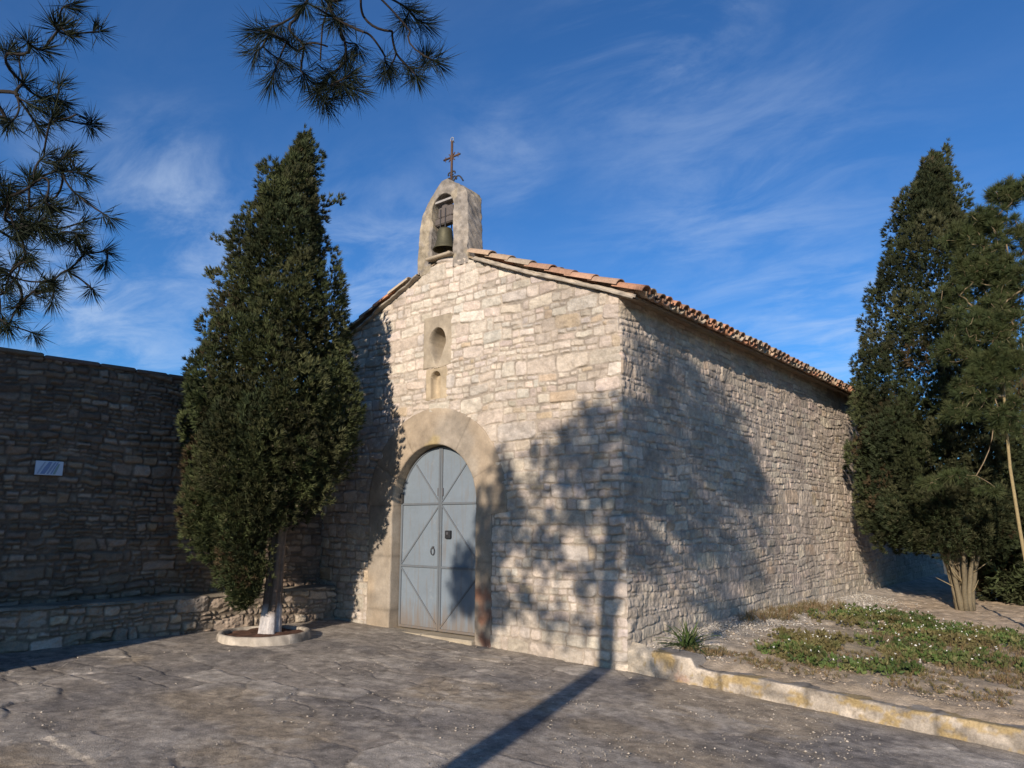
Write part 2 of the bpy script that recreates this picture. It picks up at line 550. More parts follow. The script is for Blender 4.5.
def masonry(U, V, st, seed):
    rs = np.random.RandomState(seed)
    u0, u1, v0, v1 = U.min() - 0.3, U.max() + 0.3, V.min() - 0.3, V.max() + 0.4
    rc = layout(u0, u1, v0, v1, st, rs)
    n = len(rc)
    res = 0.005
    idm = np.zeros((int((v1 - v0) / res) + 200, int((u1 - u0) / res) + 400), np.int32)
    for i, (a, b, c, d) in enumerate(rc):
        idm[max(0, int((c - v0) / res)):int((d - v0) / res), max(0, int((a - u0) / res)):int((b - u0) / res)] = i
    Uw = U + st['warp'] * (0.6 * fbm(U * 2.2, V * 2.2, 2, seed + 1) + 0.35 * fbm(U * 9, V * 9, 3, seed + 4))
    Vw = V + st['warp'] * (1.3 * fbm(U * 0.9, V * 1.6, 2, seed + 7) + 0.30 * fbm(U * 8, V * 8, 3, seed + 9))
    I = idm[np.clip(((Vw - v0) / res).astype(int), 0, idm.shape[0] - 1),
            np.clip(((Uw - u0) / res).astype(int), 0, idm.shape[1] - 1)]
    a, b, c, d = (rc[:, k] for k in range(4))
    ins = st['joint'] * rs.uniform(0.15, 1.0, (n, 4)) * rs.choice([0.5, 1.0, 1.6], (n, 1), p=[0.3, 0.5, 0.2])
    a = a + ins[:, 0]; b = b - ins[:, 1]; c = c + ins[:, 2]; d = d - ins[:, 3]
    cu, cv, hu, hv = (a + b) / 2, (c + d) / 2, np.maximum((b - a) / 2, .012), np.maximum((d - c) / 2, .008)
    tilt = rs.uniform(-0.10, 0.10, n) * np.minimum(1, hv / hu * 1.6)
    rr = np.minimum(hu, hv) * rs.uniform(0.15, 0.65, n)
    off = rs.normal(0, 1, n) * st['off']; tx = rs.normal(0, 1, n) * st['tilt']; ty = rs.normal(0, 1, n) * st['tilt']
    pu = Uw - cu[I]; pv = Vw - cv[I] - tilt[I] * pu
    qx = np.abs(pu) - hu[I] + rr[I]; qy = np.abs(pv) - hv[I] + rr[I]
    sd = np.hypot(np.maximum(qx, 0), np.maximum(qy, 0)) + np.minimum(np.maximum(qx, qy), 0) - rr[I]
    sd = sd + 0.006 * fbm(U * 30, V * 30, 2, seed + 21)
    prof = sstep(-0.003, st['bevel'], -sd)
    face = st['relief'] + off[I] + tx[I] * pu * 4 + ty[I] * pv * 4
    g = st.get('grain', (9, 13, 20, 34))
    face = face + st['rough'] * (fbm(U * g[0], V * g[1], 4, seed + 13) + 0.6 * np.abs(fbm(U * g[2] + 3 * off[I] * 99, V * g[3], 3, seed + 17)))
    mort = st['mortar_h'] + 0.006 * fbm(U * 14, V * 14, 3, seed + 19)
    h = mort * (1 - prof) + np.maximum(face, mort - 0.004) * prof
    pal = np.array(st['palette']); w = np.array(st['weights'], float)
    pc = pal[rs.choice(len(pal), n, p=w / w.sum())]
    pc = pc * rs.uniform(1 - st['cvar'], 1 + st['cvar'], (n, 1)) * rs.uniform(0.975, 1.025, (n, 3))
    big = 1 + 0.25 * fbm(U * 0.5, V * 0.5, 3, seed + 23)
    mc = np.array(st['mortar']) * (1 + 0.5 * fbm(U * 6, V * 6, 3, seed + 25)[..., None])
    patch = (st['smear'] * sstep(0.05, 0.4, fbm(U * 2.6, V * 2.6, 4, seed + 27)))      # mortar smeared over the stones
    k = np.clip(prof * (1 - patch), 0, 1)[..., None]
    C = (mc * (1 - k) + pc[I] * k) * big[..., None]
    streak = 1 + 0.30 * fbm(U * 16, V * 28, 3, seed + 29)
    C = C * streak[..., None]
    return h, np.clip(C, 0.02, 0.7)


ST_FRONT = dict(course=(0.13, 0.25), block=(0.28, 0.66), split=0.15, psplit=0.62, aspect=(0.95, 2.9), warp=0.05, joint=0.013,
                off=0.005, tilt=0.012, bevel=0.012, relief=0.016, rough=0.015, mortar_h=0.003, grain=(11, 12, 30, 30),
                palette=[(0.49, 0.42, 0.345), (0.45, 0.39, 0.325), (0.52, 0.46, 0.385), (0.41, 0.355, 0.295), (0.44, 0.35, 0.25), (0.43, 0.385, 0.335)],
                weights=[5, 4, 4, 2, 1.0, 1.5], cvar=0.13, mortar=(0.34, 0.29, 0.235), smear=0.4)
ST_SIDE = dict(course=(0.11, 0.25), block=(0.4, 1.0), split=0.13, psplit=0.80, aspect=(1.0, 3.8), warp=0.06, joint=0.011,
               off=0.0055, tilt=0.012, bevel=0.009, relief=0.011, rough=0.017, mortar_h=0.001, grain=(19, 13, 55, 38),
               palette=[(0.475, 0.395, 0.31), (0.42, 0.35, 0.28), (0.52, 0.445, 0.355), (0.38, 0.315, 0.255), (0.44, 0.345, 0.245)],
               weights=[5, 4, 3, 2, 1], cvar=0.14, mortar=(0.36, 0.305, 0.25), smear=0.75)
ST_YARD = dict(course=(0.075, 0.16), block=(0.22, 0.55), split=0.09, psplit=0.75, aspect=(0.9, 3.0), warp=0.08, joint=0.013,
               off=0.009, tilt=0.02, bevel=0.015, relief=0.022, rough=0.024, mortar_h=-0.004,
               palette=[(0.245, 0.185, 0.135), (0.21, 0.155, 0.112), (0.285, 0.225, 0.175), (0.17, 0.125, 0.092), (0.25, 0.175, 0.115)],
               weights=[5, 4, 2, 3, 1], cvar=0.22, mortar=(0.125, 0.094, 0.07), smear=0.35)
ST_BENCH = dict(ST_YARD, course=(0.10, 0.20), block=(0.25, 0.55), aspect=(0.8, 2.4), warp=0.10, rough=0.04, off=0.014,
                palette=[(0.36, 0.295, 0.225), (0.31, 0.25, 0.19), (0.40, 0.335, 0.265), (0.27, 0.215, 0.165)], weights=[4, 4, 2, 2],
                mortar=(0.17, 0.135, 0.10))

APEX_X, APEX_Z, SLOPE, XL, LEN = -2.85, 5.34, 0.42, -5.75, 18.0
DX, DH, SPR = -3.055, 0.815, 1.755           # door axis, half-width, springing height


def gable(x):
    return APEX_Z - SLOPE * np.abs(x - APEX_X)


def corner_shift(z):
    q = z / 0.23 + 0.6 * vnoise(z * 2.0, z * 0 + 8.1, 3)
    k = np.floor(q).astype(int)
    f = sstep(0.86, 1.0, q - k)                          # each corner stone sits a little in or out of the line
    a = TAB[(k * 11 + 5) % 256, 17]; b = TAB[((k + 1) * 11 + 5) % 256, 17]
    return 0.018 * fbm(z * 3.1, z * 0 + 4.2, 4, 61) + 0.042 * (a * (1 - f) + b * f - 0.5) - 0.020 * np.exp(-(np.minimum(q - k, 1 - q + k) / 0.07) ** 2)


chapel = thing('stone_chapel', 'stone chapel with grey arched door, round niche and little bell gable on its roof', 'chapel')


def front_wall():
    st = 0.0105
    xs = np.arange(XL, 0.0 + 1e-6, st); xs[-1] = 0.0
    n = 560
    t = np.linspace(0, 1, n)
    top = np.minimum(gable(xs), 5.30)
    z0 = -0.35
    Z = z0 + t[:, None] * (top[None, :] - z0)
    X = np.repeat(xs[None, :], n, 0)
    h, C = masonry(X, Z, ST_FRONT, 101)
    tp = sstep(0, 0.035, -X)
    h = h * (0.15 + 0.85 * tp)
    cs = corner_shift(Z)
    kx = np.exp(X / 0.16)
    Xd = X + cs * kx
    h = h * (1 - (X > -1e-4))
    Y = -h - 0.4 * cs * kx
    xc = (X[:-1, :-1] + X[1:, 1:]) / 2; zc = (Z[:-1, :-1] + Z[1:, 1:]) / 2
    r = np.hypot(xc - DX, np.maximum(zc - SPR, 0))
    hole = (zc >= SPR - 0.1) & (r < 1.335 - 0.07)
    hole |= (zc < SPR) & (xc > DX - DH - 0.44) & (xc < DX + DH + 0.22)
    hole |= (np.abs(xc + 3.02) < 0.275) & (np.abs(zc - 4.065) < 0.375)
    hole |= (np.abs(xc + 3.03) < 0.205) & (zc > 3.215) & (zc < 3.67)
    # ochre and grey weathering above the terrace corner stones
    grid_obj('front_wall', Xd, Y, Z, C, M_STONE, chapel, ~hole)


def side_wall():
    us = np.concatenate([np.arange(0, 6, 0.0125), np.arange(6, LEN + 0.01, 0.018)])
    vs = np.arange(-0.35, 4.20, 0.0105)
    Yg, Z = np.meshgrid(us, vs)
    h, C = masonry(Yg + 50, Z, ST_SIDE, 203)
    tp = sstep(0, 0.035, Yg)
    h = h * tp
    cs = corner_shift(Z)
    ky = np.exp(-Yg / 0.16)
    X = h + cs * ky
    Yd = Yg - 0.4 * cs * ky
    # soil-splashed, paler foot of the wall
    f = sstep(0.75, 0.1, Z + 0.2 * fbm(Yg, Z, 3, 71))[..., None] * 0.5
    C = C * (1 - f) + np.array([0.42, 0.375, 0.30]) * f
    grid_obj('side_wall', X, Yd, Z, C, M_STONE, chapel)


front_wall()
side_wall()
b = MB()
c0 = (0.36, 0.31, 0.25)
# rear and far-left faces of the body (out of the photograph's sight)
b.add([(XL, 0, -0.35), (XL, LEN, -0.35), (XL, LEN, 4.12), (XL, 0, 4.12)], [(0, 1, 2, 3)], c0)
b.add([(XL, LEN, -0.35), (0, LEN, -0.35), (0, LEN, 4.12), (APEX_X, LEN, APEX_Z), (XL, LEN, 4.12)], [(0, 1, 2, 3, 4)], c0)
b.build('rear_wall', M_STONE, chapel)


def door_surround():
    """Dressed arch ring and jambs as one swept block with a reveal."""
    pts = []                                            # (inner x, inner z, outer x, outer z)
    zb = -0.25
    for z in np.linspace(zb, SPR - 0.02, 70):
        pts.append((DX - DH, z, DX - DH - 0.50, z))
    for a in np.linspace(math.pi, 0, 150):
        r1 = 1.335
        pts.append((DX + DH * math.cos(a), SPR + DH * math.sin(a), DX + r1 * math.cos(a), SPR + r1 * math.sin(a)))
    for z in np.linspace(SPR - 0.015, zb, 70):
        o = 0.52 if z > SPR - 0.14 else 0.28
        pts.append((DX + DH, z, DX + DH + o, z))
    P = np.array(pts)
    n = len(P)
    prof = [(1.0, 0.03), (1.0, -0.018)] + [(t, -0.030) for t in np.linspace(0.985, 0.03, 34)] + [(0.008, -0.019), (0.0, -0.008)] + \
           [(0.0, y) for y in np.linspace(0.0, 0.20, 12)]
    T = np.array([p[0] for p in prof]); YY = np.array([p[1] for p in prof])
    X = P[:, 0][:, None] * (1 - T) + P[:, 2][:, None] * T
    Z = P[:, 1][:, None] * (1 - T) + P[:, 3][:, None] * T
    Y = np.repeat(YY[None, :], n, 0)
    nz = 0.012 * fbm(X * 3 + Y, Z * 3, 4, 81) + 0.004 * fbm(X * 25, Z * 25 + Y * 20, 2, 83)
    wob = 0.03 * fbm(X * 2.5, Z * 2.5, 3, 85) * (T > 0.9)
    Y = Y + np.where(YY[None, :] < 0.02, nz, 0)
    X = X + np.where(YY[None, :] >= -0.01, nz * 0.6, 0) * np.sign(DX - X) + wob * np.sign(X - DX)
    # joints between the blocks
    s = np.linspace(0, 1, n)
    jz = np.zeros((n, 1))
    for k in (18, 44, 69, 92, 120, 171, 200, 221, 246, 270):
        jz = np.maximum(jz, np.exp(-((np.arange(n) - k) / 0.8) ** 2)[:, None])
    Y = Y + 0.006 * jz * (T[None, :] > 0.0)
    base = np.array([0.325, 0.262, 0.19]); grey = np.array([0.285, 0.245, 0.195])
    m = sstep(-0.2, 0.25, fbm(X * 1.5, Z * 1.5, 3, 87))[..., None]
    C = base * (1 - m) + grey * m
    C = C * (1 + 0.35 * fbm(X * 6, Z * 6, 4, 89)[..., None]) * (1 - 0.25 * jz[..., None])
    # old brick-red patch at the right foot, yellow lichen over the crown
    red = (sstep(0.45, 0.15, np.hypot((X - DX - DH - 0.12) * 2.0, Z - 0.28) + 0.5 * fbm(X * 5, Z * 5, 3, 91)) * 0.75)[..., None]
    C = C * (1 - red) + np.array([0.21, 0.085, 0.05]) * red
    lic = (sstep(0.22, 0.0, np.hypot(X - DX + 0.05, (Z - 2.62) * 1.3) + 0.25 * fbm(X * 7, Z * 7, 3, 93)) * 0.6)[..., None]
    C = C * (1 - lic) + np.array([0.36, 0.27, 0.10]) * lic
    grid_obj('door_surround', X, Y, Z, np.clip(C, 0.02, 0.6), M_DRESSED, chapel, flip=True)


door_surround()


def niche_grid(name, x0, x1, z0, z1, depth, col, seed, proud=0.018):
    st = 0.006
    xs = np.arange(x0, x1 + 1e-6, st); zs = np.arange(z0, z1 + 1e-6, st)
    X, Z = np.meshgrid(xs, zs)
    D = depth(X, Z)
    e = np.minimum(np.minimum(X - xs[0], xs[-1] - X), np.minimum(Z - zs[0], zs[-1] - Z))
    Y = D - proud * sstep(-0.002, 0.02, e) + 0.006 * fbm(X * 8, Z * 8, 4, seed) + 0.03 * (e < 0.004)
    C = np.array(col) * (1 + 0.4 * fbm(X * 6, Z * 6, 4, seed + 3)[..., None])
    grid_obj(name, X, Y, Z, np.clip(C, 0.03, 0.6), M_DRESSED, chapel)


def upper_niche(X, Z):
    cx, cz = -3.025, 4.03
    dz = Z - cz
    up = np.hypot((X - cx) / 0.175, dz / 0.235)
    dn = np.hypot((X - cx) / (0.175 - 0.10 * np.clip(-dz / 0.30, 0, 1)), dz / 0.34)
    q = np.where(dz > 0, up, dn)
    deep = 0.26 * np.sqrt(np.clip(1 - q * q, 0, 1)) * np.where(dz > 0, 1.0, np.clip(1 + dz / 0.36, 0, 1))
    return np.minimum(deep * 1.9, 0.32)


def lower_niche(X, Z):
    cx, cz = -3.05, 3.52
    q = np.where(Z > cz, np.hypot((X - cx) / 0.105, (Z - cz) / 0.105), np.abs(X - cx) / 0.105)
    q = np.where(Z < 3.235, 1.0, q)
    return 0.13 * np.clip((1 - q) * 14, 0, 1)


niche_grid('round_niche', -3.315, -2.725, 3.675, 4.46, upper_niche, (0.35, 0.295, 0.22), 301)
niche_grid('arched_niche', -3.255, -2.805, 3.20, 3.685, lower_niche, (0.39, 0.315, 0.215), 311, 0.012)


# door: two sheet-metal leaves with welded bars
door = bpy.data.objects.new('door', None); COL.objects.link(door); door.parent = chapel
STEEL = (0.170, 0.205, 0.238)
BARC = (0.125, 0.142, 0.158)


def arch_z(x):
    r = DH - 0.012
    return SPR + math.sqrt(max(r * r - (x - DX) ** 2, 0))


ZB = 0.035
for s in (-1, 1):
    lf = MB()
    xi, xo = DX + s * 0.004, DX + s * (DH - 0.012)
    outl = [(xi, ZB)]
    for t in np.linspace(0, 1, 24):
        x = xi + (xo - xi) * math.sin(t * math.pi / 2)
        outl.append((x, arch_z(x)))
    outl.append((xo, ZB))
    yf, yb = 0.150, 0.156
    vs = [(x, yf, z) for x, z in outl] + [(x, yb, z) for x, z in outl]
    n = len(outl)
    fs = [tuple(range(n)), tuple(range(2 * n - 1, n - 1, -1))] + [(i, (i + 1) % n, n + (i + 1) % n, n + i) for i in range(n)]
    lf.add(vs, fs, STEEL)
    N = (0, -1, 0)
    yb_ = 0.142
    xc = DX + s * 0.02
    lf.bar((xc, yb_, ZB + 0.01), (xc, yb_, arch_z(xc) - 0.005), 0.032, 0.024, N, BARC)
    xr = xo - s * 0.02
    lf.bar((xr, yb_, ZB + 0.01), (xr, yb_, SPR), 0.034, 0.022, N, BARC)
    for z in (0.885, 1.755):
        lf.bar((xc, yb_ - 0.001, z), (xr, yb_ - 0.001, z), 0.030, 0.022, N, BARC)
    lf.bar((xc, yb_ + 0.001, ZB + 0.02), (xr, yb_ + 0.001, ZB + 0.02), 0.034, 0.020, N, BARC)
    dk = 0.022
    ang = R(48) if s > 0 else R(132)
    tip = (DX + 0.76 * math.cos(ang), yb_ + 0.002, SPR + 0.76 * math.sin(ang))
    lf.bar((xc, yb_ + 0.002, 1.77), tip, dk, 0.014, N, BARC)
    lf.bar((xr, yb_ + 0.002, 0.90), (xc, yb_ + 0.002, 1.735), dk, 0.014, N, BARC)
    lf.bar((xr, yb_ + 0.002, 0.865), (xc, yb_ + 0.002, ZB + 0.045), dk, 0.014, N, BARC)
    aa = np.linspace(math.pi / 2, 0 if s > 0 else math.pi, 18)
    lf.tube([(DX + s * 0.006 * (i == 0) + 0.79 * math.cos(a), 0.146, SPR + 0.79 * math.sin(a)) for i, a in enumerate(aa)], 0.012, 6, BARC)
    lf.bar((DX + s * 0.045, 0.138, 1.86), (DX + s * 0.045, 0.138, 1.97), 0.018, 0.02, N, (0.09, 0.09, 0.10))
    leaf = lf.build('door_leaf', M_DOOR, door)
lk = MB()
lk.box((DX + 0.17, 0.135, 1.33), (0.10, 0.05, 0.11), None, (0.03, 0.032, 0.036), 0.006)
lk.box((DX + 0.17, 0.107, 1.345), (0.035, 0.012, 0.035), None, (0.10, 0.10, 0.11), 0.003)
lk.build('lock_box', M_IRON, door)
hd = MB()
hd.tube([(DX - 0.13 + 0.035 * math.cos(a), 0.128, 1.10 + 0.05 * math.sin(a)) for a in np.linspace(0, 2 * math.pi, 18)], 0.006, 6, (0.07, 0.07, 0.075))
hd.box((DX - 0.13, 0.14, 1.15), (0.03, 0.03, 0.03), None, (0.08, 0.08, 0.085), 0.004)
hd.build('pull_ring', M_IRON, door)
hb = MB()
hb.bar((DX - DH + 0.035, 0.13, 1.76), (DX - DH + 0.035, 0.13, 1.90), 0.045, 0.05, (0, -1, 0), (0.07, 0.065, 0.06), 0.006)
hb.build('hinge', M_IRON, door)
th = MB()
for x0, x1 in ((DX - DH - 0.02, DX - 0.1), (DX - 0.095, DX + DH + 0.02)):
    th.box(((x0 + x1) / 2, 0.06, -0.055), (x1 - x0, 0.36, 0.15), None, (0.37, 0.315, 0.23), 0.02)
th.build('threshold', M_DRESSED, chapel)


# ------------------------------------------------------------------ roof of curved clay tiles
def tile_arrays(p0, down, side, up, L, r0, r1, convex, thick=0.013, seg=8):
    """One barrel tile: from p0 down the slope, radius r0 at the head, r1 at the foot."""
    vs = []
    for (q, rr) in ((p0, r0), (p0 + down * L, r1)):
        for t in (0.0, thick):
            for k in range(seg + 1):
                a = math.pi * k / seg
                rad = rr - t
                vs.append(q + side * (math.cos(a) * rad) + up * ((1 if convex else -1) * math.sin(a) * rad * 0.85))
    n = seg + 1
    fs = []
    for k in range(seg):
        fs.append((k, k + 1, 2 * n + k + 1, 2 * n + k))
        fs.append((n + k, 3 * n + k, 3 * n + k + 1, n + k + 1))
        fs.append((2 * n + k, 2 * n + k + 1, 3 * n + k + 1, 3 * n + k))
        fs.append((k, n + k, n + k + 1, k + 1))
    fs.append((0, 2 * n, 3 * n, n)); fs.append((seg, n + seg, 3 * n + seg, 2 * n + seg))
    return vs, fs


TILE_PAL = [(0.40, 0.20, 0.115), (0.36, 0.215, 0.14), (0.42, 0.30, 0.20), (0.30, 0.20, 0.14), (0.45, 0.235, 0.14), (0.38, 0.31, 0.23)]


def roof_slope(mb, sgn):
    """sgn +1: the slope down to the side wall; -1: down to the courtyard side."""
    ang = math.atan(SLOPE)
    down = Vector((sgn * math.cos(ang), 0, -math.sin(ang)))
    up = Vector((sgn * math.sin(ang), 0, math.cos(ang)))
    sideV = Vector((0, 1, 0))
    eave = 0.33
    ridge = Vector((APEX_X, 0, APEX_Z + 0.075))
    total = (abs(APEX_X) + eave) / math.cos(ang)
    rows = int(total / 0.36)
    pitch = 0.205
    ncol = int(LEN / pitch)
    for c in range(ncol):
        y = 0.012 + c * pitch
        for r in range(rows + 1):
            d0 = total - 0.44 - r * 0.36
            if d0 < -0.1:
                continue
            if sgn < 0 and c > 6:
                if r % 1: continue
            for convex in (True, False):
                if convex is False and c == 0:
                    continue
                if y < 0.36 and d0 < (0.42 if sgn > 0 else 0.62):
                    continue
                yy = y + (0 if convex else -pitch / 2) + random.uniform(-0.008, 0.008)
                hh = (0.055 if convex else 0.066) + random.uniform(-0.006, 0.006)
                p = ridge + down * (d0 + random.uniform(-0.02, 0.02)) + up * (hh - 0.012) + Vector((0, yy, 0))
                dd = (down + up * random.uniform(0.035, 0.06) * (1 if convex else 0.6)
                      + sideV * random.uniform(-0.02, 0.02)).normalized()
                col = random.choice(TILE_PAL)
                f = random.uniform(0.78, 1.15)
                if c == 0:
                    f *= 1.12
                if c == 0:
                    p = p - up * 0.022
                vs, fs = tile_arrays(p, dd, sideV, up, 0.44, 0.072 if c else 0.088, 0.088 if c else 0.104, convex)
                mb.add(vs, fs, tuple(x * f for x in col))
    # the boards the tiles lie on
    a = ridge + up * -0.045; bb = ridge + down * (total - 0.10) - up * 0.045
    for q, w in ((a, 0), (bb, 1)):
        pass
    mb.add([(a.x, 0.0, a.z), (bb.x, 0.0, bb.z), (bb.x, LEN, bb.z), (a.x, LEN, a.z),
            (a.x, 0.0, a.z + 0.03), (bb.x, 0.0, bb.z + 0.03), (bb.x, LEN, bb.z + 0.03), (a.x, LEN, a.z + 0.03)],
           [(0, 1, 2, 3), (4, 7, 6, 5), (0, 4, 5, 1), (1, 5, 6, 2), (2, 6, 7, 3)], (0.26, 0.20, 0.14))


rf = MB()
roof_slope(rf, 1)
roof_slope(rf, -1)
for i in range(int(LEN / 0.36) + 1):                    # ridge tiles
    p = Vector((APEX_X, 0.36 + i * 0.36, APEX_Z + 0.11))
    if p.y > LEN:
        break
    vs, fs = tile_arrays(p, Vector((0, 1, 0.03)).normalized(), Vector((1, 0, 0)), Vector((0, 0, 1)), 0.42, 0.10, 0.115, True)
    rf.add(vs, fs, random.choice(TILE_PAL))
rf.build('roof', M_TILE, chapel)

# cornice under the eaves: a projecting course of slabs
cn = MB()
y = 0.0
while y < LEN:
    L = random.uniform(0.35, 0.7)
    j = random.uniform(-0.008, 0.008)
    cn.box((0.085 + j, y + L / 2, 4.158), (0.23, L - 0.006, 0.055), None, (0.30 * random.uniform(.85, 1.1), 0.225, 0.155), 0.008)
    cn.box((0.115 + j, y + L / 2, 4.218), (0.29, L - 0.006, 0.05), None, (0.33 * random.uniform(.85, 1.1), 0.24, 0.165), 0.008)
    y += L
cn.build('eave_cornice', M_DRESSED, chapel)

# thin stone and mortar bed under the verge tiles, one run down each slope
from mathutils import Matrix
ang = math.atan(SLOPE)
for sgn in (1, -1):
    d = np.arange(0.58, (abs(APEX_X) + 0.24) / math.cos(ang) if sgn > 0 else 3.22, 0.012)
    sec = [(0.10, 0.000), (0.02, 0.000), (-0.060, 0.000), (-0.082, 0.002), (-0.085, 0.010), (-0.083, 0.020), (-0.070, 0.024), (-0.048, 0.026), (-0.045, 0.034),
           (-0.046, 0.042), (-0.044, 0.052), (-0.036, 0.058), (-0.015, 0.062), (0.10, 0.064)]
    SY = np.array([q[0] for q in sec]); SZ = np.array([q[1] for q in sec])
    Dg = np.repeat(d[None, :], len(sec), 0); SYg = np.repeat(SY[:, None], len(d), 1); SZg = np.repeat(SZ[:, None], len(d), 1)
    slab = np.floor(d / 0.42 + 0.8 * vnoise(d * 0.9, d * 0 + sgn, 5))
    stepo = (TAB[(slab.astype(int) * 7 + 3) % 256, 5 + sgn] - 0.5) * 0.035
    out = (SYg < 0) & (SZg < 0.025)
    Yv = SYg + np.where(out, stepo[None, :] + 0.03 * fbm(Dg * 6, SZg * 9, 3, 501 + sgn), 0.034 * fbm(Dg * 9, SZg * 30, 4, 503 + sgn))
    Zl = SZg + 0.028 * fbm(Dg * 1.6, SYg * 0 + 3, 3, 505 + sgn) + 0.006 * fbm(Dg * 20, SYg * 10, 2, 507)
    Xv = APEX_X + sgn * (Dg * math.cos(ang) + Zl * math.sin(ang)); Zv = APEX_Z - Dg * math.sin(ang) + Zl * math.cos(ang)
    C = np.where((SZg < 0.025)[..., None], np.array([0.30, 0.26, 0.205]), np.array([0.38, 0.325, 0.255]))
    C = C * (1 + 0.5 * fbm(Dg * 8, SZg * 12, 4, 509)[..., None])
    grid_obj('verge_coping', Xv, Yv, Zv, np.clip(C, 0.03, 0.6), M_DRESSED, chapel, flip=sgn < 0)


# ------------------------------------------------------------------ bell gable, bell and iron cross
def bell_gable():
    cx = -2.93
    y0, y1 = -0.02, 0.29
    # outline (x, z) counter-clockwise from lower left; opening inside
    def outer(a):
        pass
    pts_out = []
    zb = 5.12
    left = [(-3.475, zb), (-3.465, 5.5), (-3.44, 5.85), (-3.39, 6.08)]
    topc = [(-3.25, 6.27), (-3.10, 6.43), (-2.98, 6.52), (-2.86, 6.53), (-2.74, 6.44), (-2.60, 6.33), (-2.50, 6.27)]
    right = [(-2.465, 6.18), (-2.46, 5.85), (-2.445, 5.5), (-2.44, zb)]
    out = left + topc + right
    # resample outline
    P = np.array(out); seg = np.hypot(*np.diff(P, axis=0).T); s = np.concatenate([[0], np.cumsum(seg)])
    n = 240
    tt = np.linspace(0, s[-1], n)
    O = np.stack([np.interp(tt, s, P[:, 0]), np.interp(tt, s, P[:, 1])], 1)
    # opening path: left jamb up, arch, right jamb down
    ox, hw, zs, zf = -2.96, 0.222, 6.08, 5.36
    I = [(ox - hw, zb)] + [(ox - hw, z) for z in np.linspace(zf, zs, 20)] + \
        [(ox + hw * math.cos(a), zs + hw * math.sin(a) * 1.05) for a in np.linspace(math.pi, 0, 30)] + \
        [(ox + hw, z) for z in np.linspace(zs, zf, 20)] + [(ox + hw, zb)]
    I = np.array(I); seg = np.hypot(*np.diff(I, axis=0).T); si = np.concatenate([[0], np.cumsum(seg)])
    # match points by angle-like parameter
    ti = np.linspace(0, si[-1], n)
    In = np.stack([np.interp(ti, si, I[:, 0]), np.interp(ti, si, I[:, 1])], 1)
    rows = []
    for y in np.linspace(y1, y0 + 0.015, 20):
        rows.append((In, y, 0.0))
    for k in np.linspace(0.02, 0.98, 34):
        rows.append((In * (1 - k) + O * k, y0, 0.0))
    for y in np.linspace(y0 + 0.012, y1, 26):
        rows.append((O, y, 0.0))
    for k in np.linspace(0.97, 0.03, 6):
        rows.append((In * (1 - k) + O * k, y1 + 0.01, 0.0))
    rows.append((In, y1, 0.0))
    X = np.array([r[0][:, 0] for r in rows]); Z = np.array([r[0][:, 1] for r in rows])
    Y = np.array([np.full(n, r[1]) for r in rows])
    N = 0.012 * fbm(X * 6 + Y * 4, Z * 6 + Y * 3, 4, 401) + 0.012 * fbm(X * 17 + Y * 9, Z * 19 + Y * 13, 3, 405)
    fr = np.abs(Y - y0) < 1e-6
    Y2 = Y + np.where(fr, N * 0.9, 0)
    X2 = X + np.where(~fr, N * 1.3, 0); Z2 = Z + np.where(~fr & (Z > 6.0), N, 0)
    m = sstep(-0.15, 0.2, fbm(X * 3 + Y * 2, Z * 3, 4, 407))[..., None]
    C = np.array([0.345, 0.298, 0.24]) * (1 - m) + np.array([0.265, 0.235, 0.20]) * m
    o = (sstep(0.1, 0.3, fbm(X * 5 + 9, Z * 5 + Y * 5, 3, 409)) * 0.5)[..., None]
    C = C * (1 - o) + np.array([0.36, 0.295, 0.185]) * o
    C = C * 0.92 * (1 + 0.55 * fbm(X * 15 + Y * 11, Z * 17 + Y * 5, 4, 411)[..., None])
    g = grid_obj('bell_gable', X2, Y2, Z2, np.clip(C, 0.03, 0.6), M_DRESSED, chapel)
    sl = MB()
    sl.box((ox, 0.085, 5.315), (0.50, 0.40, 0.045), None, (0.36, 0.30, 0.22), 0.012)
    sl.build('opening_sill', M_DRESSED, g)
    return ox


OX = bell_gable()
cr = MB()
rust = (0.11, 0.065, 0.045); dk = (0.05, 0.048, 0.05)
bx, by, bz = -2.93, 0.13, 6.48
cr.tube([(bx, by, bz), (bx, by, bz + 0.74)], 0.019, 6, rust)
cr.tube([(bx - 0.17, by, bz + 0.47), (bx + 0.17, by, bz + 0.47)], 0.016, 6, rust)
for sx in (-1, 1):
    for zz, rr, off in ((0.10, 0.05, 0.055), (0.20, 0.035, 0.038)):
        th_ = np.linspace(-0.5, 1.45 * math.pi, 14)
        cr.tube([(bx + sx * (off + rr * math.cos(a) * (1 - 0.03 * i)), by, bz + zz + rr * math.sin(a) * (1 - 0.03 * i)) for i, a in enumerate(th_)], 0.012, 5, dk)
    cr.tube([(bx + sx * (0.03 + 0.12 * t), by + 0.10 * t, bz + 0.06 + 0.10 * math.sin(3 * t)) for t in np.linspace(0, 1, 8)], 0.012, 5, dk)
    cr.tube([(bx + sx * 0.13, by, bz + 0.47 + 0.04 * math.cos(a)) for a in np.linspace(0, math.pi, 8)], 0.007, 5, rust)
for k in range(4):                                      # rays of the little sunburst at the crossing
    a = math.pi / 4 + k * math.pi / 2
    cr.tube([(bx + 0.02 * math.cos(a), by, bz + 0.47 + 0.02 * math.sin(a)), (bx + 0.09 * math.cos(a), by, bz + 0.47 + 0.09 * math.sin(a))], [0.014, 0.007], 5, rust)
cr.tube([(bx + 0.03 * math.cos(a), by, bz + 0.76 + 0.035 * math.sin(a)) for a in np.linspace(0, 2 * math.pi, 14)], 0.008, 5, (0.30, 0.32, 0.36))
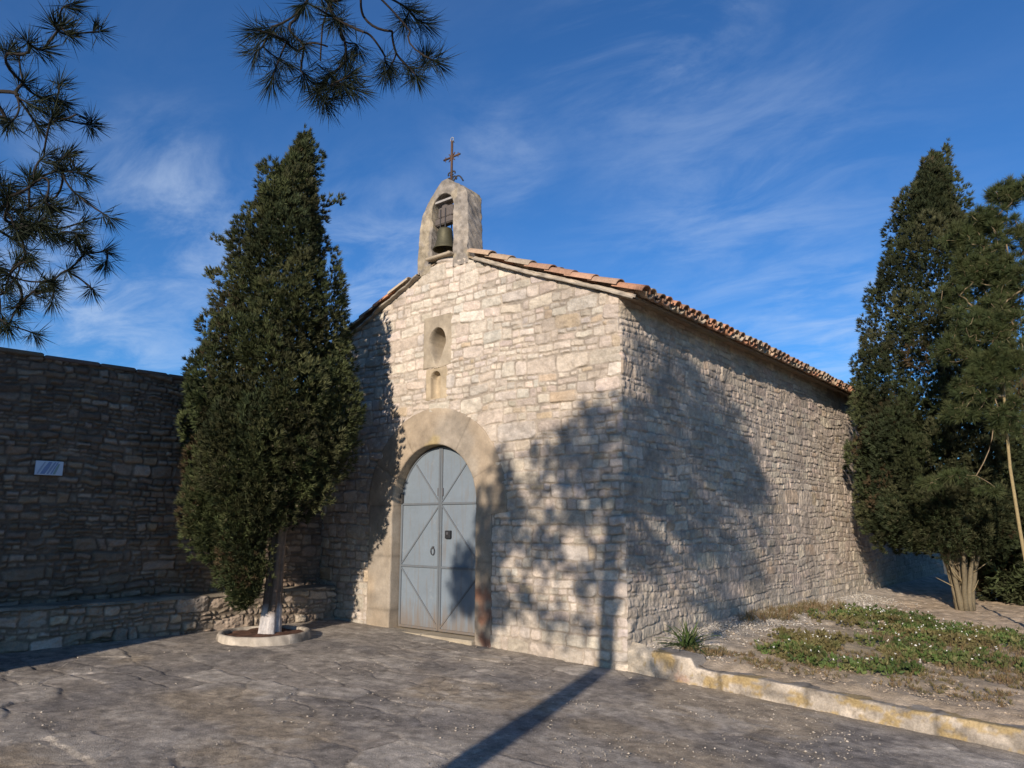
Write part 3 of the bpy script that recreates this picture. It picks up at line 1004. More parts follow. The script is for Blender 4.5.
cr.tube([(bx, by, bz + 0.70), (bx + 0.03, by, bz + 0.72), (bx + 0.045, by, bz + 0.70)], 0.007, 5, dk)
cr.build('iron_cross', M_IRON, chapel, True)

bell = thing('church_bell', 'small green-bronze bell hanging from a wooden headstock in the arch on the chapel roof', 'bell')
bl = MB()
bl.lathe((OX - 0.005, 0.05, 5.45), [(0.0, 0.345), (0.05, 0.343), (0.095, 0.325), (0.112, 0.29), (0.118, 0.22), (0.130, 0.13), (0.150, 0.06),
                             (0.178, 0.015), (0.182, 0.0), (0.165, 0.004), (0.140, 0.06), (0.115, 0.14), (0.10, 0.25), (0.0, 0.30)], 28, (0.10, 0.092, 0.055))
bl.build('bell_body', M_BRONZE, bell, True)
cl = MB()
cl.tube([(OX - 0.005, 0.05, 5.73), (OX - 0.005, 0.05, 5.42)], 0.009, 6, dk)
cl.lathe((OX - 0.005, 0.05, 5.41), [(0.0, 0.03), (0.022, 0.02), (0.028, 0.0), (0.02, -0.025), (0.0, -0.035)], 10, dk)
cl.build('clapper', M_IRON, bell, True)
hs = MB()
wc = (0.115, 0.098, 0.088)
hs.box((OX, 0.06, 5.895), (0.36, 0.13, 0.11), None, wc, 0.02)
hs.box((OX + 0.03, 0.06, 6.03), (0.30, 0.12, 0.18), None, wc, 0.02)
hs.box((OX, 0.06, 6.11), (0.11, 0.11, 0.09), None, wc, 0.02)
hs.build('headstock', M_WOOD, bell)
ax = MB()
ax.tube([(OX - 0.24, 0.06, 5.885), (OX + 0.24, 0.06, 5.885)], 0.014, 8, dk)
for sx in (-0.05, 0.05):
    ax.bar((OX + sx, -0.008, 5.78), (OX + sx, -0.008, 6.08), 0.02, 0.008, (0, -1, 0), dk)
    ax.bar((OX + sx, 0.128, 5.78), (OX + sx, 0.128, 6.08), 0.02, 0.008, (0, 1, 0), dk)
ax.build('iron_strap', M_IRON, bell)
br_ = MB()
br_.box((OX, 0.03, 6.22), (0.52, 0.05, 0.035), None, (0.33, 0.31, 0.29), 0.004)
br_.build('cross_bar', M_WOOD, chapel)

# ------------------------------------------------------------------ courtyard wall with its stone bench
YW0, YW1 = -9.0, -0.035
yard = thing('courtyard_wall', 'tall dark rubble wall on the left, running up to the chapel front', 'wall')
us = np.arange(YW0, YW1, 0.0125); vs_ = np.arange(0.35, 3.44, 0.0125)
Yg, Zg = np.meshgrid(us, vs_)
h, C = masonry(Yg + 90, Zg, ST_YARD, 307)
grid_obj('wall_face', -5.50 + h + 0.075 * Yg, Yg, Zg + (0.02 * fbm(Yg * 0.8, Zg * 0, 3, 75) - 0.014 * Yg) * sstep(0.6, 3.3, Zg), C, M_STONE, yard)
cp = MB()
y = YW0
while y < YW1 - 0.05:
    L = min(random.uniform(0.4, 0.95), YW1 - y)
    cp.box((-5.70 + 0.075 * (y + L / 2) + random.uniform(-.012, .012), y + L / 2, 3.462 - 0.014 * (y + L / 2) + random.uniform(-.006, .006)), (0.50, L - 0.008, 0.055), Matrix.Rotation(-0.075, 3, 'Z'),
           tuple(x * random.uniform(.85, 1.1) for x in (0.16, 0.128, 0.096)), 0.014)
    y += L
cp.build('coping', M_STONE, yard)
bk = MB()
bk.add([(-5.9 + 0.075 * YW0, YW0, -0.3), (-5.9, YW1, -0.3), (-5.9, YW1, 3.44), (-5.9 + 0.075 * YW0, YW0, 3.44)], [(0, 1, 2, 3)], (0.22, 0.185, 0.15))
bk.add([(-5.9 + 0.075 * YW0, YW0, -0.3), (-5.5 + 0.075 * YW0, YW0, -0.3), (-5.5 + 0.075 * YW0, YW0, 3.44), (-5.9 + 0.075 * YW0, YW0, 3.44)], [(0, 3, 2, 1)], (0.22, 0.185, 0.15))
bk.build('wall_back', M_STONE, yard)

bench = thing('stone_bench', 'low stone bench built of rubble along the foot of the dark left wall', 'bench')
vs2 = np.arange(-0.05, 0.545, 0.0115)
Yg, Zg = np.meshgrid(us, vs2)
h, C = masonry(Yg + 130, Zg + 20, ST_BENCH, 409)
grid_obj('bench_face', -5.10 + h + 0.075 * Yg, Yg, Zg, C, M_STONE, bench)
xs = np.arange(-5.52, -5.055, 0.02)
Xg, Yg = np.meshgrid(xs, np.arange(YW0, YW1, 0.02))
Zt = 0.548 + 0.02 * fbm(Xg * 5, Yg * 3, 4, 77) - 0.035 * sstep(-5.10, -5.06, Xg)
Ct = np.array([0.24, 0.205, 0.155]) * (1 + 0.6 * fbm(Xg * 5, Yg * 5, 4, 79)[..., None])
grid_obj('bench_seat', Xg + 0.075 * Yg, Yg, Zt, Ct, M_STONE, bench)

plq = thing('wall_plaque', 'small white and blue glazed plaque on the dark left wall', 'plaque')
pq = MB()
pq.box((-5.452 + 0.075 * -3.92, -3.92, 2.147), (0.03, 0.30, 0.172), Matrix.Rotation(-0.075, 3, 'Z'), (0.52, 0.58, 0.68), 0.004)
pq.build('plate', M_GLAZE, plq)
st_ = MB()
for o_, w_, s_, c_ in ((-0.135, 0.020, 0.075, (0.30, 0.36, 0.50)), (-0.098, 0.050, 0.085, (0.19, 0.25, 0.43)), (-0.030, 0.022, 0.080, (0.24, 0.30, 0.48)),
                       (0.012, 0.014, 0.070, (0.22, 0.28, 0.48)), (0.040, 0.024, 0.050, (0.25, 0.34, 0.34))):
    x_ = -5.4355 + 0.075 * -3.92 + 0.004
    yk = -3.92 + o_
    zt = 2.222 if s_ > 0.06 else 2.200
    mid = (yk + s_ * 0.35 + 0.008, 2.15)
    X = lambda q: x_ + 0.075 * (q + 3.92)
    st_.add([(X(yk), yk, 2.074), (X(yk + w_), yk + w_, 2.074), (X(mid[0] + w_), mid[0] + w_ * 1.1, mid[1]), (X(mid[0]), mid[0], mid[1])], [(0, 1, 2, 3)], c_)
    st_.add([(X(mid[0]), mid[0], mid[1]), (X(mid[0] + w_), mid[0] + w_ * 1.1, mid[1]), (X(yk + s_ + w_ * 0.7), yk + s_ + w_ * 0.7, zt), (X(yk + s_), yk + s_, zt)], [(0, 1, 2, 3)], c_)
st_.build('painted_strokes', M_GLAZE, plq)

# ------------------------------------------------------------------ kerb in front of the terrace
kerb = thing('stone_kerb', 'pale concrete kerb with yellow lichen edging the terrace right of the chapel', 'kerb')
xs = np.arange(0.30, 9.0, 0.02)
prof = [(-0.03, -0.35)] + [(-0.03, z) for z in np.linspace(-0.30, 0.066, 16)] + [(-0.028, 0.077), (-0.018, 0.082)] + [(y, 0.082) for y in np.linspace(0.01, 0.27, 12)] + [(0.28, 0.07), (0.285, -0.05)]
PY = np.array([p[0] for p in prof]); PZ = np.array([p[1] for p in prof])
Xg = np.repeat(xs[None, :], len(prof), 0)
Yg = np.repeat(PY[:, None], len(xs), 1); Zb = np.repeat(PZ[:, None], len(xs), 1)
drop = -0.053 * xs
stepup = 0.085 * (1 - sstep(0.74, 0.80, xs))
Zg = Zb + drop[None, :] + np.where(Zb > -0.02, stepup[None, :] * sstep(-0.02, 0.06, Zb), 0) + 0.018 * fbm(Xg * 1.4, Zb * 0, 3, 95) + 0.012 * fbm(Xg * 6, Yg * 6 + Zb * 5, 3, 97)
jn = np.zeros(len(xs))
for xj in (1.05, 1.9, 2.95, 4.1, 5.2, 6.4):
    jn = np.maximum(jn, np.exp(-((xs - xj) / 0.028) ** 2))
Yg = Yg + 0.016 * fbm(Xg * 3, Zb * 7, 4, 99) + 0.024 * fbm(Xg * 12, Zb * 15, 4, 96, 0.6) + 0.015 * jn[None, :]
C = np.array([0.37, 0.32, 0.26]) * (1 + 0.9 * fbm(Xg * 5, Zb * 12 + Yg * 5, 4, 98)[..., None])
tp = ((Zb > 0.078) * 0.6)[..., None]
C = C * (1 - tp) + np.array([0.29, 0.255, 0.21]) * tp
yl = (sstep(0.10, 0.30, fbm(Xg * 4.2, Zb * 9 + Yg * 5, 5, 94, 0.65) + 0.10 * (Zb > 0.0) + 0.22 * (Zb > 0.0) * (Xg < 0.76) - 0.06) * 0.75)[..., None]
C = C * (1 - yl) + np.array([0.36, 0.255, 0.10]) * yl
ck = sstep(0.035, 0.0, np.abs(fbm(Xg * 3.0, Zb * 4 + Yg * 3, 4, 193)))[..., None] * 0.55
C = C * (1 - ck) + np.array([0.15, 0.125, 0.095]) * ck
Yg = Yg + 0.012 * ck[..., 0]
C = C * (1 - 0.5 * jn[None, :, None])
rd = (sstep(0.10, 0.02, np.hypot(Xg - 0.62, (Zb + 0.06) * 1.5) + 0.1 * fbm(Xg * 12, Zb * 12, 3, 92)) * 0.6)[..., None]
C = C * (1 - rd) + np.array([0.36, 0.20, 0.14]) * rd
grid_obj('kerb_run', Xg, Yg, Zg, np.clip(C, 0.03, 0.6), M_KERB, kerb)
# mortared end stub between the chapel corner and the kerb, with its taller end block
xs = np.arange(0.0, 0.34, 0.015)
ub = np.linspace(0, 1, 34)
Xg, Tg = np.meshgrid(xs, ub)
Zg = -0.35 + Tg * (0.50 + 0.05 * sstep(0.32, 0.05, Xg))
Yg = -0.02 + 0.028 * fbm(Xg * 6, Zg * 6, 4, 102) + 0.10 * sstep(0.85, 1.0, Tg)
C = np.array([0.46, 0.40, 0.315]) * (1 + 0.5 * fbm(Xg * 8, Zg * 8, 4, 103)[..., None])
grid_obj('mortared_end', Xg, Yg, Zg, np.clip(C, 0.03, 0.6), M_KERB, kerb)

# ------------------------------------------------------------------ foliage generators
def blades(pos, dirs, length, width, spread, nb, cols, rs, droop=0.0):
    """nb kite-shaped leaves fanned round each direction -> verts, faces, colours."""
    N = len(pos)
    P = np.repeat(pos, nb, 0); D = np.repeat(dirs, nb, 0)
    Lr = np.repeat(length, nb) * rs.uniform(0.6, 1.15, N * nb)
    r = rs.normal(0, 1, (N * nb, 3))
    sp = np.repeat(np.broadcast_to(spread, (N,)), nb)
    d = D + r * sp[:, None]
    d[:, 2] -= droop
    d /= np.linalg.norm(d, axis=1, keepdims=True)
    s = np.cross(d, rs.normal(0, 1, (N * nb, 3)))
    s /= np.maximum(np.linalg.norm(s, axis=1, keepdims=True), 1e-6)
    W = np.repeat(np.broadcast_to(np.asarray(width, float), (N,)), nb)[:, None] * 0.5
    a = P; b = P + d * (Lr * 0.45)[:, None] + s * W; c = P + d * Lr[:, None]; e = P + d * (Lr * 0.45)[:, None] - s * W
    V = np.stack([a, b, c, e], 1).reshape(-1, 3)
    F = np.arange(N * nb * 4).reshape(-1, 4)
    CC = np.repeat(cols, nb, 0) * rs.uniform(0.8, 1.2, (N * nb, 1))
    CC = np.repeat(CC, 4, 0)
    return V, F, CC


def merge(parts):
    V = []; F = []; C = []; n = 0
    for v, f, c in parts:
        V.append(v); F.append(f + n); C.append(c); n += len(v)
    return np.concatenate(V), np.concatenate(F), np.concatenate(C)


CAM_RT = np.array([math.cos(R(39.31)), math.sin(R(39.31)), 0.0])
CAM_FW = np.array([-math.sin(R(39.31)), math.cos(R(39.31)), 0.0])


def cypress_crown(base, rows, seed, n_lumps, per, blade, palette, cone_glint_n=0, tip_lumps=(), lump=(0.15, 0.27), lowshift=0.0, grow=0.0):
    """rows: (height, left radius, right radius) as the outline stands in view; depth radius is their mean."""
    rs = np.random.RandomState(seed)
    rows = sorted(rows)
    hz = np.array([r[0] for r in rows]); rl = np.array([r[1] for r in rows]); rr_ = np.array([r[2] for r in rows])
    area = np.maximum((rl + rr_) / 2, 0.05)
    cdf = np.cumsum(area); cdf = cdf / cdf[-1]
    parts = []
    pal = np.array(palette)
    base = np.array(base, float)
    gk = np.clip((rl + rr_) / (rl + rr_).max(), 0, 1) ** 1.5
    rl = rl + grow * gk; rr_ = rr_ + grow * 0.6 * gk

    def radius(z, a):
        L = np.interp(z, hz, rl); Rr = np.interp(z, hz, rr_)
        mid = (Rr - L) / 2; rad = (L + Rr) / 2
        return mid, rad

    pos = []; dirs = []; cols = []; length = []
    zs = np.interp((np.arange(n_lumps) + rs.rand(n_lumps)) / n_lumps, np.concatenate([[0], cdf]), np.concatenate([[hz[0]], hz]))
    for i in range(n_lumps):
        z = zs[i]; a = i * 2.39996 + rs.uniform(-0.4, 0.4)
        mid, rad = radius(z, a)
        lr = max(min(rs.uniform(*lump), rad * 0.75), 0.07)
        rc = max(rad - lr * rs.uniform(0.25, 1.9), 0.0)
        wl = lowshift * float(sstep(2.7, 1.5, z))
        c = base + CAM_RT * (mid + rc * math.cos(a)) + CAM_FW * (rc * math.sin(a) * (1 - 0.5 * wl) - 0.36 * wl) + np.array([0, 0, z - 0.04])
        ls = lr * np.array([1, 1, rs.uniform(1.25, 2.0)])
        m = int(per * (lr / 0.2) ** 2) + 8
        q = rs.normal(0, 1, (m, 3)); q /= np.linalg.norm(q, axis=1, keepdims=True)
        outw = c - base; outw[2] = 0
        nr = np.linalg.norm(outw)
        outw = outw / max(nr, 1e-6)
        keep = (q @ outw + 0.3 * q[:, 2] > -0.25)
        q = q[keep]
        p = c + q * ls * rs.uniform(0.72, 1.08, (len(q), 1))
        d = q * 0.8 + outw * 0.35 + np.array([0, 0, 0.75])
        d /= np.linalg.norm(d, axis=1, keepdims=True)
        tone = pal[rs.randint(len(pal))] * rs.uniform(0.62, 1.45)
        if rs.rand() < 0.03:
            tone = np.array([0.095, 0.068, 0.036]) * rs.uniform(0.7, 1.2)
        pos.append(p); dirs.append(d); cols.append(tone * rs.uniform(0.8, 1.25, (len(q), 1)))
    # twigs filling the inside so no daylight comes through
    m = int(n_lumps * per * 0.5)
    z = np.interp(rs.rand(m), np.concatenate([[0], cdf]), np.concatenate([[hz[0]], hz]))
    a = rs.uniform(0, 2 * math.pi, m)
    mid, rad = radius(z, a)
    rq = rad * np.sqrt(rs.rand(m)) * 0.70
    p = base + np.outer(mid + rq * np.cos(a), CAM_RT) + np.outer(rq * np.sin(a) * (1 - 0.5 * lowshift * sstep(2.7, 1.5, z)) - 0.3 * lowshift * sstep(2.7, 1.5, z), CAM_FW) + np.stack([0 * z, 0 * z, z], 1)
    d = np.outer(np.cos(a), CAM_RT) + np.outer(np.sin(a), CAM_FW) + np.array([0, 0, 0.8])
    d /= np.linalg.norm(d, axis=1, keepdims=True)
    pos.append(p); dirs.append(d); cols.append(pal[rs.randint(len(pal), size=m)] * rs.uniform(0.8, 1.2, (m, 1)))
    for (dx, z, L, lz) in tip_lumps:                   # loose sprays sticking out of the outline
        m = 26
        t = rs.rand(m)
        p = base + np.outer(dx + t * L, CAM_RT) + np.array([0, 0, 1.0]) * (z + t * lz)[:, None] + rs.normal(0, 0.035, (m, 3))
        pos.append(p)
        dd = CAM_RT * np.sign(L) * 0.5 + np.array([0, 0, 0.8]); dd = dd / np.linalg.norm(dd)
        dirs.append(np.repeat(dd[None, :], m, 0)); cols.append(pal[rs.randint(len(pal), size=m)])
    pos = np.concatenate(pos); dirs = np.concatenate(dirs); cols = np.concatenate(cols)
    parts.append(blades(pos, dirs, np.full(len(pos), blade[0]), blade[1], 0.34, blade[2], cols, rs))
    if cone_glint_n:  # cones; their pale olive colour also paints in sunlit leaf-tip highlights
        pick = rs.choice(len(pos), cone_glint_n, replace=False)
        cp_ = pos[pick] + dirs[pick] * 0.05
        r = rs.uniform(0.010, 0.019, cone_glint_n)
        oc = np.array([[1, 0, 0], [0, 1, 0], [-1, 0, 0], [0, -1, 0], [0, 0, 1], [0, 0, -1]], float)
        V = (cp_[:, None, :] + oc[None] * r[:, None, None]).reshape(-1, 3)
        fo = np.array([[0, 1, 4, 4], [1, 2, 4, 4], [2, 3, 4, 4], [3, 0, 4, 4], [1, 0, 5, 5], [2, 1, 5, 5], [3, 2, 5, 5], [0, 3, 5, 5]])
        # kites instead of triangles keep every face a quad
        fq = np.array([[0, 1, 4, 3], [2, 3, 4, 1], [0, 3, 5, 1], [2, 1, 5, 3]])
        F = (np.arange(cone_glint_n)[:, None, None] * 6 + fq[None]).reshape(-1, 4)
        parts.append((V, F, np.repeat(np.array([[0.20, 0.165, 0.10]]) * rs.uniform(0.7, 1.3, (cone_glint_n, 1)), 6, 0)))
    return merge(parts)


def fluted_trunk(mb, base, top, r0, r1, flutes, seed, white_to=None, brown=(0.16, 0.12, 0.09), sides=40, n=36):
    rs = np.random.RandomState(seed)
    base = Vector(base); top = Vector(top)
    ph = rs.uniform(0, 6.28)
    vs = []; cs = []
    for i in range(n):
        t = i / (n - 1)
        c = base.lerp(top, t)
        r = r0 + (r1 - r0) * t + 0.28 * r0 * math.exp(-t * n / 3.0)
        for k in range(sides):
            a = 2 * math.pi * k / sides
            rr = r * (1 + 0.16 * math.sin(flutes * a + ph + 1.2 * t) + 0.07 * math.sin(2.7 * flutes * a + 2 * ph) + rs.uniform(-.03, .03))
            vs.append((c.x + rr * math.cos(a), c.y + rr * math.sin(a), c.z))
            zz = c.z - base.z
            if white_to and zz < white_to + 0.06 * math.sin(3 * a) + rs.uniform(-.03, .03):
                cs.append(tuple(np.array((0.52, 0.49, 0.47)) * rs.uniform(0.75, 1.05)))
            else:
                cs.append(tuple(np.array(brown) * rs.uniform(0.7, 1.25)))
    fs = []
    for i in range(n - 1):
        for k in range(sides):
            j = (k + 1) % sides
            fs.append((i * sides + k, i * sides + j, (i + 1) * sides + j, (i + 1) * sides + k))
    n0 = len(mb.v)
    mb.v += vs; mb.c += cs; mb.f += [tuple(x + n0 for x in f) for f in fs]


GREEN = [(0.046, 0.058, 0.022), (0.056, 0.066, 0.025), (0.038, 0.049, 0.021), (0.072, 0.076, 0.032), (0.052, 0.054, 0.024)]

# ------------------------------------------------------------------ left cypress in its ring
CB = (-4.37, -1.63, 0.06)
cyp = thing('cypress_tree', 'dense dark cypress with whitewashed foot, in a round ring before the left wall', 'tree')
tm = MB()
fluted_trunk(tm, (CB[0], CB[1], 0.02), (CB[0] + 0.12, CB[1] + 0.08, 3.2), 0.112, 0.05, 5, 3, white_to=0.37)
tm.build('trunk', M_BARK, cyp, True)
rows = [(0.58, .26, -.08), (0.70, .38, -.02), (0.86, .46, .02), (1.06, .58, .04), (1.42, .84, .08), (1.62, .93, .16), (1.80, 1.00, .46), (2.12, 1.06, .76), (2.42, 1.12, .95), (3.1, 1.16, 1.05), (3.8, 1.05, .86),
        (4.5, .97, .76), (5.4, .78, .55), (6.0, .54, .44), (6.5, .27, .33), (6.8, .08, .23), (7.05, -.05, .12)]
v, f, c = cypress_crown((CB[0], CB[1], 0), rows, 12, 440, 84, (0.088, 0.0095, 17), GREEN, cone_glint_n=1500, lowshift=1.0, lump=(0.13, 0.25), grow=0.05,
                        tip_lumps=[(0.10, 6.85, 0.02, 0.28), (0.14, 6.8, 0.03, 0.25), (0.45, 5.98, 0.28, 0.10), (-0.35, 6.45, -0.14, 0.08), (-0.85, 5.35, -0.2, 0.12),
                                   (-0.95, 4.9, -0.2, 0.05)])
mesh_obj('crown', v, f, M_LEAF, cyp, c)
settle(cyp, CB)

ring = thing('planter_ring', 'low whitewashed ring kerb round the foot of the left cypress', 'planter')
th_ = np.linspace(0, 2 * math.pi, 121)
rc_ = (-4.33, -1.72)
prof = [(0.585, -0.12), (0.58, 0.0), (0.572, 0.055), (0.558, 0.068), (0.512, 0.066), (0.50, 0.052), (0.498, 0.0)]
A, Q = np.meshgrid(th_, np.arange(len(prof)))
PR = np.array(prof)
rad = PR[Q][..., 0]; zz = PR[Q][..., 1] + float(zground(-4.33)) + 0.025
lp = np.stack([np.cos(A), np.sin(A)], -1)
rad = rad * (1 + 0.05 * fbm(lp[..., 0] * 1.5 + 5, lp[..., 1] * 1.5 + 5, 3, 121)) + 0.01 * fbm(lp[..., 0] * 9 + 20, lp[..., 1] * 9 + 20 + zz * 9, 3, 123)
C = np.array([0.37, 0.325, 0.265]) * (1 + 0.9 * fbm(lp[..., 0] * 5 + 9, lp[..., 1] * 5 + zz * 7 + 9, 4, 125)[..., None])
dk_ = sstep(0.3, -0.6, np.cos(A - 1.2))[..., None] * 0
grid_obj('ring_kerb', rc_[0] + rad * np.cos(A), rc_[1] + rad * np.sin(A), zz + 0.008 * fbm(lp[..., 0] * 4, lp[..., 1] * 4, 3, 127), np.clip(C, .03, .6), M_DRESSED, ring, flip=True)
sr = np.linspace(0, 0.512, 16)
A, S = np.meshgrid(th_, sr)
X_ = rc_[0] + S * np.cos(A); Y_ = rc_[1] + S * np.sin(A)
C = np.array([0.115, 0.062, 0.042]) * (1 + 0.7 * fbm(X_ * 12, Y_ * 12, 3, 131)[..., None])
grid_obj('soil', X_, Y_, float(zground(-4.33)) + 0.055 + 0.03 * fbm(X_ * 8, Y_ * 8, 3, 133), np.clip(C, .02, .4), M_EARTH, ring)

# ------------------------------------------------------------------ right cypress and the trees about it
RB = (1.95, 8.35, 0.0)
RB = (RB[0], RB[1], float(zterrace(RB[0], RB[1])))
cyp2 = thing('cypress_tree', 'broad cypress with two pointed tips and bare fluted stems beside the chapel side wall', 'tree')
tm = MB()
fluted_trunk(tm, (RB[0], RB[1], RB[2] - 0.05), (RB[0] + 0.05, RB[1], RB[2] + 4.5), 0.10, 0.06, 6, 8, brown=(0.15, 0.12, 0.078))
rs = np.random.RandomState(77)
for k in range(9):
    a = k * 0.72 + rs.uniform(-.2, .2)
    p0 = Vector((RB[0] + 0.105 * math.cos(a), RB[1] + 0.105 * math.sin(a), RB[2] - 0.03))
    sp = rs.uniform(0.15, 0.5)
    pts = [p0 + Vector((sp * math.cos(a) * t ** 1.6, sp * math.sin(a) * t ** 1.6, 1.5 * t)) + Vector(rs.uniform(-.012, .012, 3)) for t in np.linspace(0, 1, 9)]
    tm.tube(pts, [0.050 - 0.028 * t for t in np.linspace(0, 1, 9)], 9, tuple(np.array((0.165, 0.135, 0.085)) * rs.uniform(.8, 1.15)))
for k in range(9):                                      # dead snags about the stem
    a = rs.uniform(3.4, 6.0)
    p0 = Vector((RB[0] + 0.12 * math.cos(a), RB[1] + 0.12 * math.sin(a), RB[2] + rs.uniform(0.25, 0.8)))
    d = Vector((math.cos(a) + rs.uniform(-.9, .9), math.sin(a) * 0.6, rs.uniform(0.3, 1.1))).normalized()
    L = rs.uniform(0.2, 0.45)
    tm.tube([p0, p0 + d * L * 0.5 + Vector((0, 0, .03)), p0 + d * L + Vector((rs.uniform(-.1, .1), 0, 0.10))], [0.012, 0.009, 0.004], 6, (0.24, 0.19, 0.11))
tm.build('trunk', M_BARK, cyp2, True)
DEP = 1.04
rows = [(1.34, .95, .55), (1.46, 1.22, .86), (1.62, 1.36, 1.0), (1.85, 1.46, 1.32), (2.7, 1.56, 1.42), (3.6, 1.48, 1.46), (5.0, 1.22, 1.36), (6.3, .78, 1.02),
        (7.25, .40, .74), (7.7, .22, .60), (8.05, .02, .52), (8.4, -.28, .46)]
rows = [(z * DEP, l * DEP, r * DEP) for z, l, r in rows]
G2 = [(0.042, 0.054, 0.022), (0.052, 0.060, 0.025), (0.036, 0.046, 0.021), (0.062, 0.064, 0.030)]
v, f, c = cypress_crown(RB, rows, 21, 560, 72, (0.10, 0.0115, 16), G2, cone_glint_n=900, lump=(0.15, 0.30), grow=0.05,
                        tip_lumps=[(0.28, 8.1, 0.04, 0.55), (0.30, 8.2, 0.03, 0.55), (0.34, 8.0, -0.02, 0.6), (0.56, 8.3, 0.08, 0.75), (0.60, 8.2, 0.05, 0.8), (0.52, 8.3, 0.05, 0.7),
                                   (-1.4, 3.9, -0.25, 0.2)])
mesh_obj('crown', v, f, M_LEAF, cyp2, c)
settle(cyp2, RB)


def link_skeleton(root, nodes, mb, r_tip, r_root, col, rs, curve=0.12, sides=6, sag=0.0, seg=5):
    """Joins scattered points into a branching tree towards the root; returns each node's parent direction."""
    nodes = [Vector(p) for p in nodes]
    order = sorted(range(len(nodes)), key=lambda i: (nodes[i] - root).length)
    placed = [(root, -1)]
    par = {}
    for i in order:
        p = nodes[i]
        best = min(range(len(placed)), key=lambda k: (placed[k][0] - p).length + 0.25 * (placed[k][0] - root).length)
        par[i] = best
        placed.append((p, i))
    idx_of = {placed[k][1]: k for k in range(1, len(placed))}
    load = [0] * len(placed)
    for k in range(len(placed) - 1, 0, -1):
        i = placed[k][1]
        load[k] += 1
        load[par[i]] += load[k]
    mx = max(load[0], 1)
    dirs = {}
    for k in range(1, len(placed)):
        p, i = placed[k]
        q = placed[par[i]][0]
        d = p - q
        if d.length < 1e-5:
            dirs[i] = Vector((0, 0, 1)); continue
        off = Vector(rs.normal(0, 1, 3)) * d.length * curve
        off.z -= sag * d.length
        pts = []
        for t in np.linspace(0, 1, seg):
            pts.append(q + d * t + off * (4 * t * (1 - t)) * 0.6)
        w1 = r_tip + (r_root - r_tip) * math.sqrt(load[k] / mx)
        w0 = r_tip + (r_root - r_tip) * math.sqrt(min(load[k] * 1.25, mx) / mx)
        mb.tube(pts, [w0 + (w1 - w0) * t for t in np.linspace(0, 1, seg)], sides, col, cap=False)
        dirs[i] = (pts[-1] - pts[-2]).normalized()
    return [dirs[i] for i in range(len(nodes))]


def clump_points(clumps, rs):
    P = []
    for (c, r, n) in clumps:
        q = rs.normal(0, 1, (n, 3)); q /= np.linalg.norm(q, axis=1, keepdims=True)
        P.append(np.array(c) + q * np.array(r) * (rs.rand(n, 1) ** 0.45))
    return np.concatenate(P)


# young pine standing in front of the right cypress, at the frame's edge
YB = (3.22, 6.0, float(zterrace(3.22, 6.0)))
yp = thing('pine_tree', 'loose bright green pine with a thin pale trunk, in front of the broad cypress', 'tree')
rs = np.random.RandomState(31)
tm = MB()
tr_pts = [(3.22, 6.0, YB[2] - 0.05), (3.17, 6.0, 0.6), (3.13, 6.0, 1.4), (3.10, 6.03, 2.3), (3.12, 6.06, 3.2), (3.2, 6.1, 4.4), (3.35, 6.1, 5.6), (3.5, 6.1, 6.5)]
tm.tube(tr_pts, [0.030, 0.026, 0.024, 0.022, 0.019, 0.016, 0.012, 0.006], 10, (0.29, 0.225, 0.115))
cl_ = [((3.55, 6.0, 6.55), (0.30, 0.35, 0.22), 70), ((3.15, 5.95, 6.2), (0.26, 0.35, 0.2), 55), ((3.6, 6.1, 5.75), (0.3, 0.4, 0.22), 26), ((2.85, 5.9, 5.95), (0.26, 0.3, 0.22), 60),
       ((3.0, 5.9, 5.3), (0.32, 0.35, 0.22), 75), ((2.66, 5.85, 5.0), (0.25, 0.3, 0.25), 55), ((3.3, 6.0, 4.85), (0.22, 0.3, 0.18), 36), ((2.5, 5.8, 4.15), (0.26, 0.3, 0.2), 34),
       ((2.9, 5.9, 3.9), (0.28, 0.3, 0.2), 60), ((2.55, 5.8, 3.15), (0.25, 0.3, 0.15), 30), 
       ((2.45, 5.75, 2.2), (0.28, 0.25, 0.06), 16), ((2.05, 5.7, 2.1), (0.22, 0.2, 0.06), 9), ((2.85, 5.9, 1.95), (0.2, 0.2, 0.06), 8), ((3.9, 6.3, 6.0), (0.3, 0.4, 0.3), 60), ((3.05, 5.75, 5.5), (0.35, 0.2, 0.3), 70), ((3.15, 5.75, 4.5), (0.35, 0.2, 0.4), 90), ((3.45, 5.85, 5.2), (0.3, 0.25, 0.35), 80), ((3.3, 5.75, 3.9), (0.3, 0.2, 0.3), 70), ((3.15, 5.75, 3.05), (0.25, 0.15, 0.3), 45), ((3.05, 5.75, 3.75), (0.3, 0.2, 0.3), 70),
       ((3.3, 5.9, 6.0), (0.35, 0.3, 0.35), 55), ((2.75, 5.8, 4.5), (0.3, 0.3, 0.3), 46), ((2.8, 5.8, 3.5), (0.3, 0.3, 0.25), 40)]
pts = clump_points(cl_, rs)
dd = link_skeleton(Vector((3.14, 6.07, 3.4)), pts, tm, 0.0035, 0.024, (0.24, 0.18, 0.11), rs)
tm.build('trunk', M_BARK, yp, True)
D = np.array([tuple(d) for d in dd]); D[:, 2] += 0.4; D /= np.linalg.norm(D, axis=1, keepdims=True)
cg = np.array([(0.056, 0.072, 0.025), (0.046, 0.062, 0.023), (0.070, 0.080, 0.030)])[rs.randint(3, size=len(pts))]
v, f, c = blades(pts, D, np.full(len(pts), 0.14), 0.0065, 0.8, 95, cg, rs)
mesh_obj('crown', v, f, M_LEAF, yp, c)
settle(yp, YB)


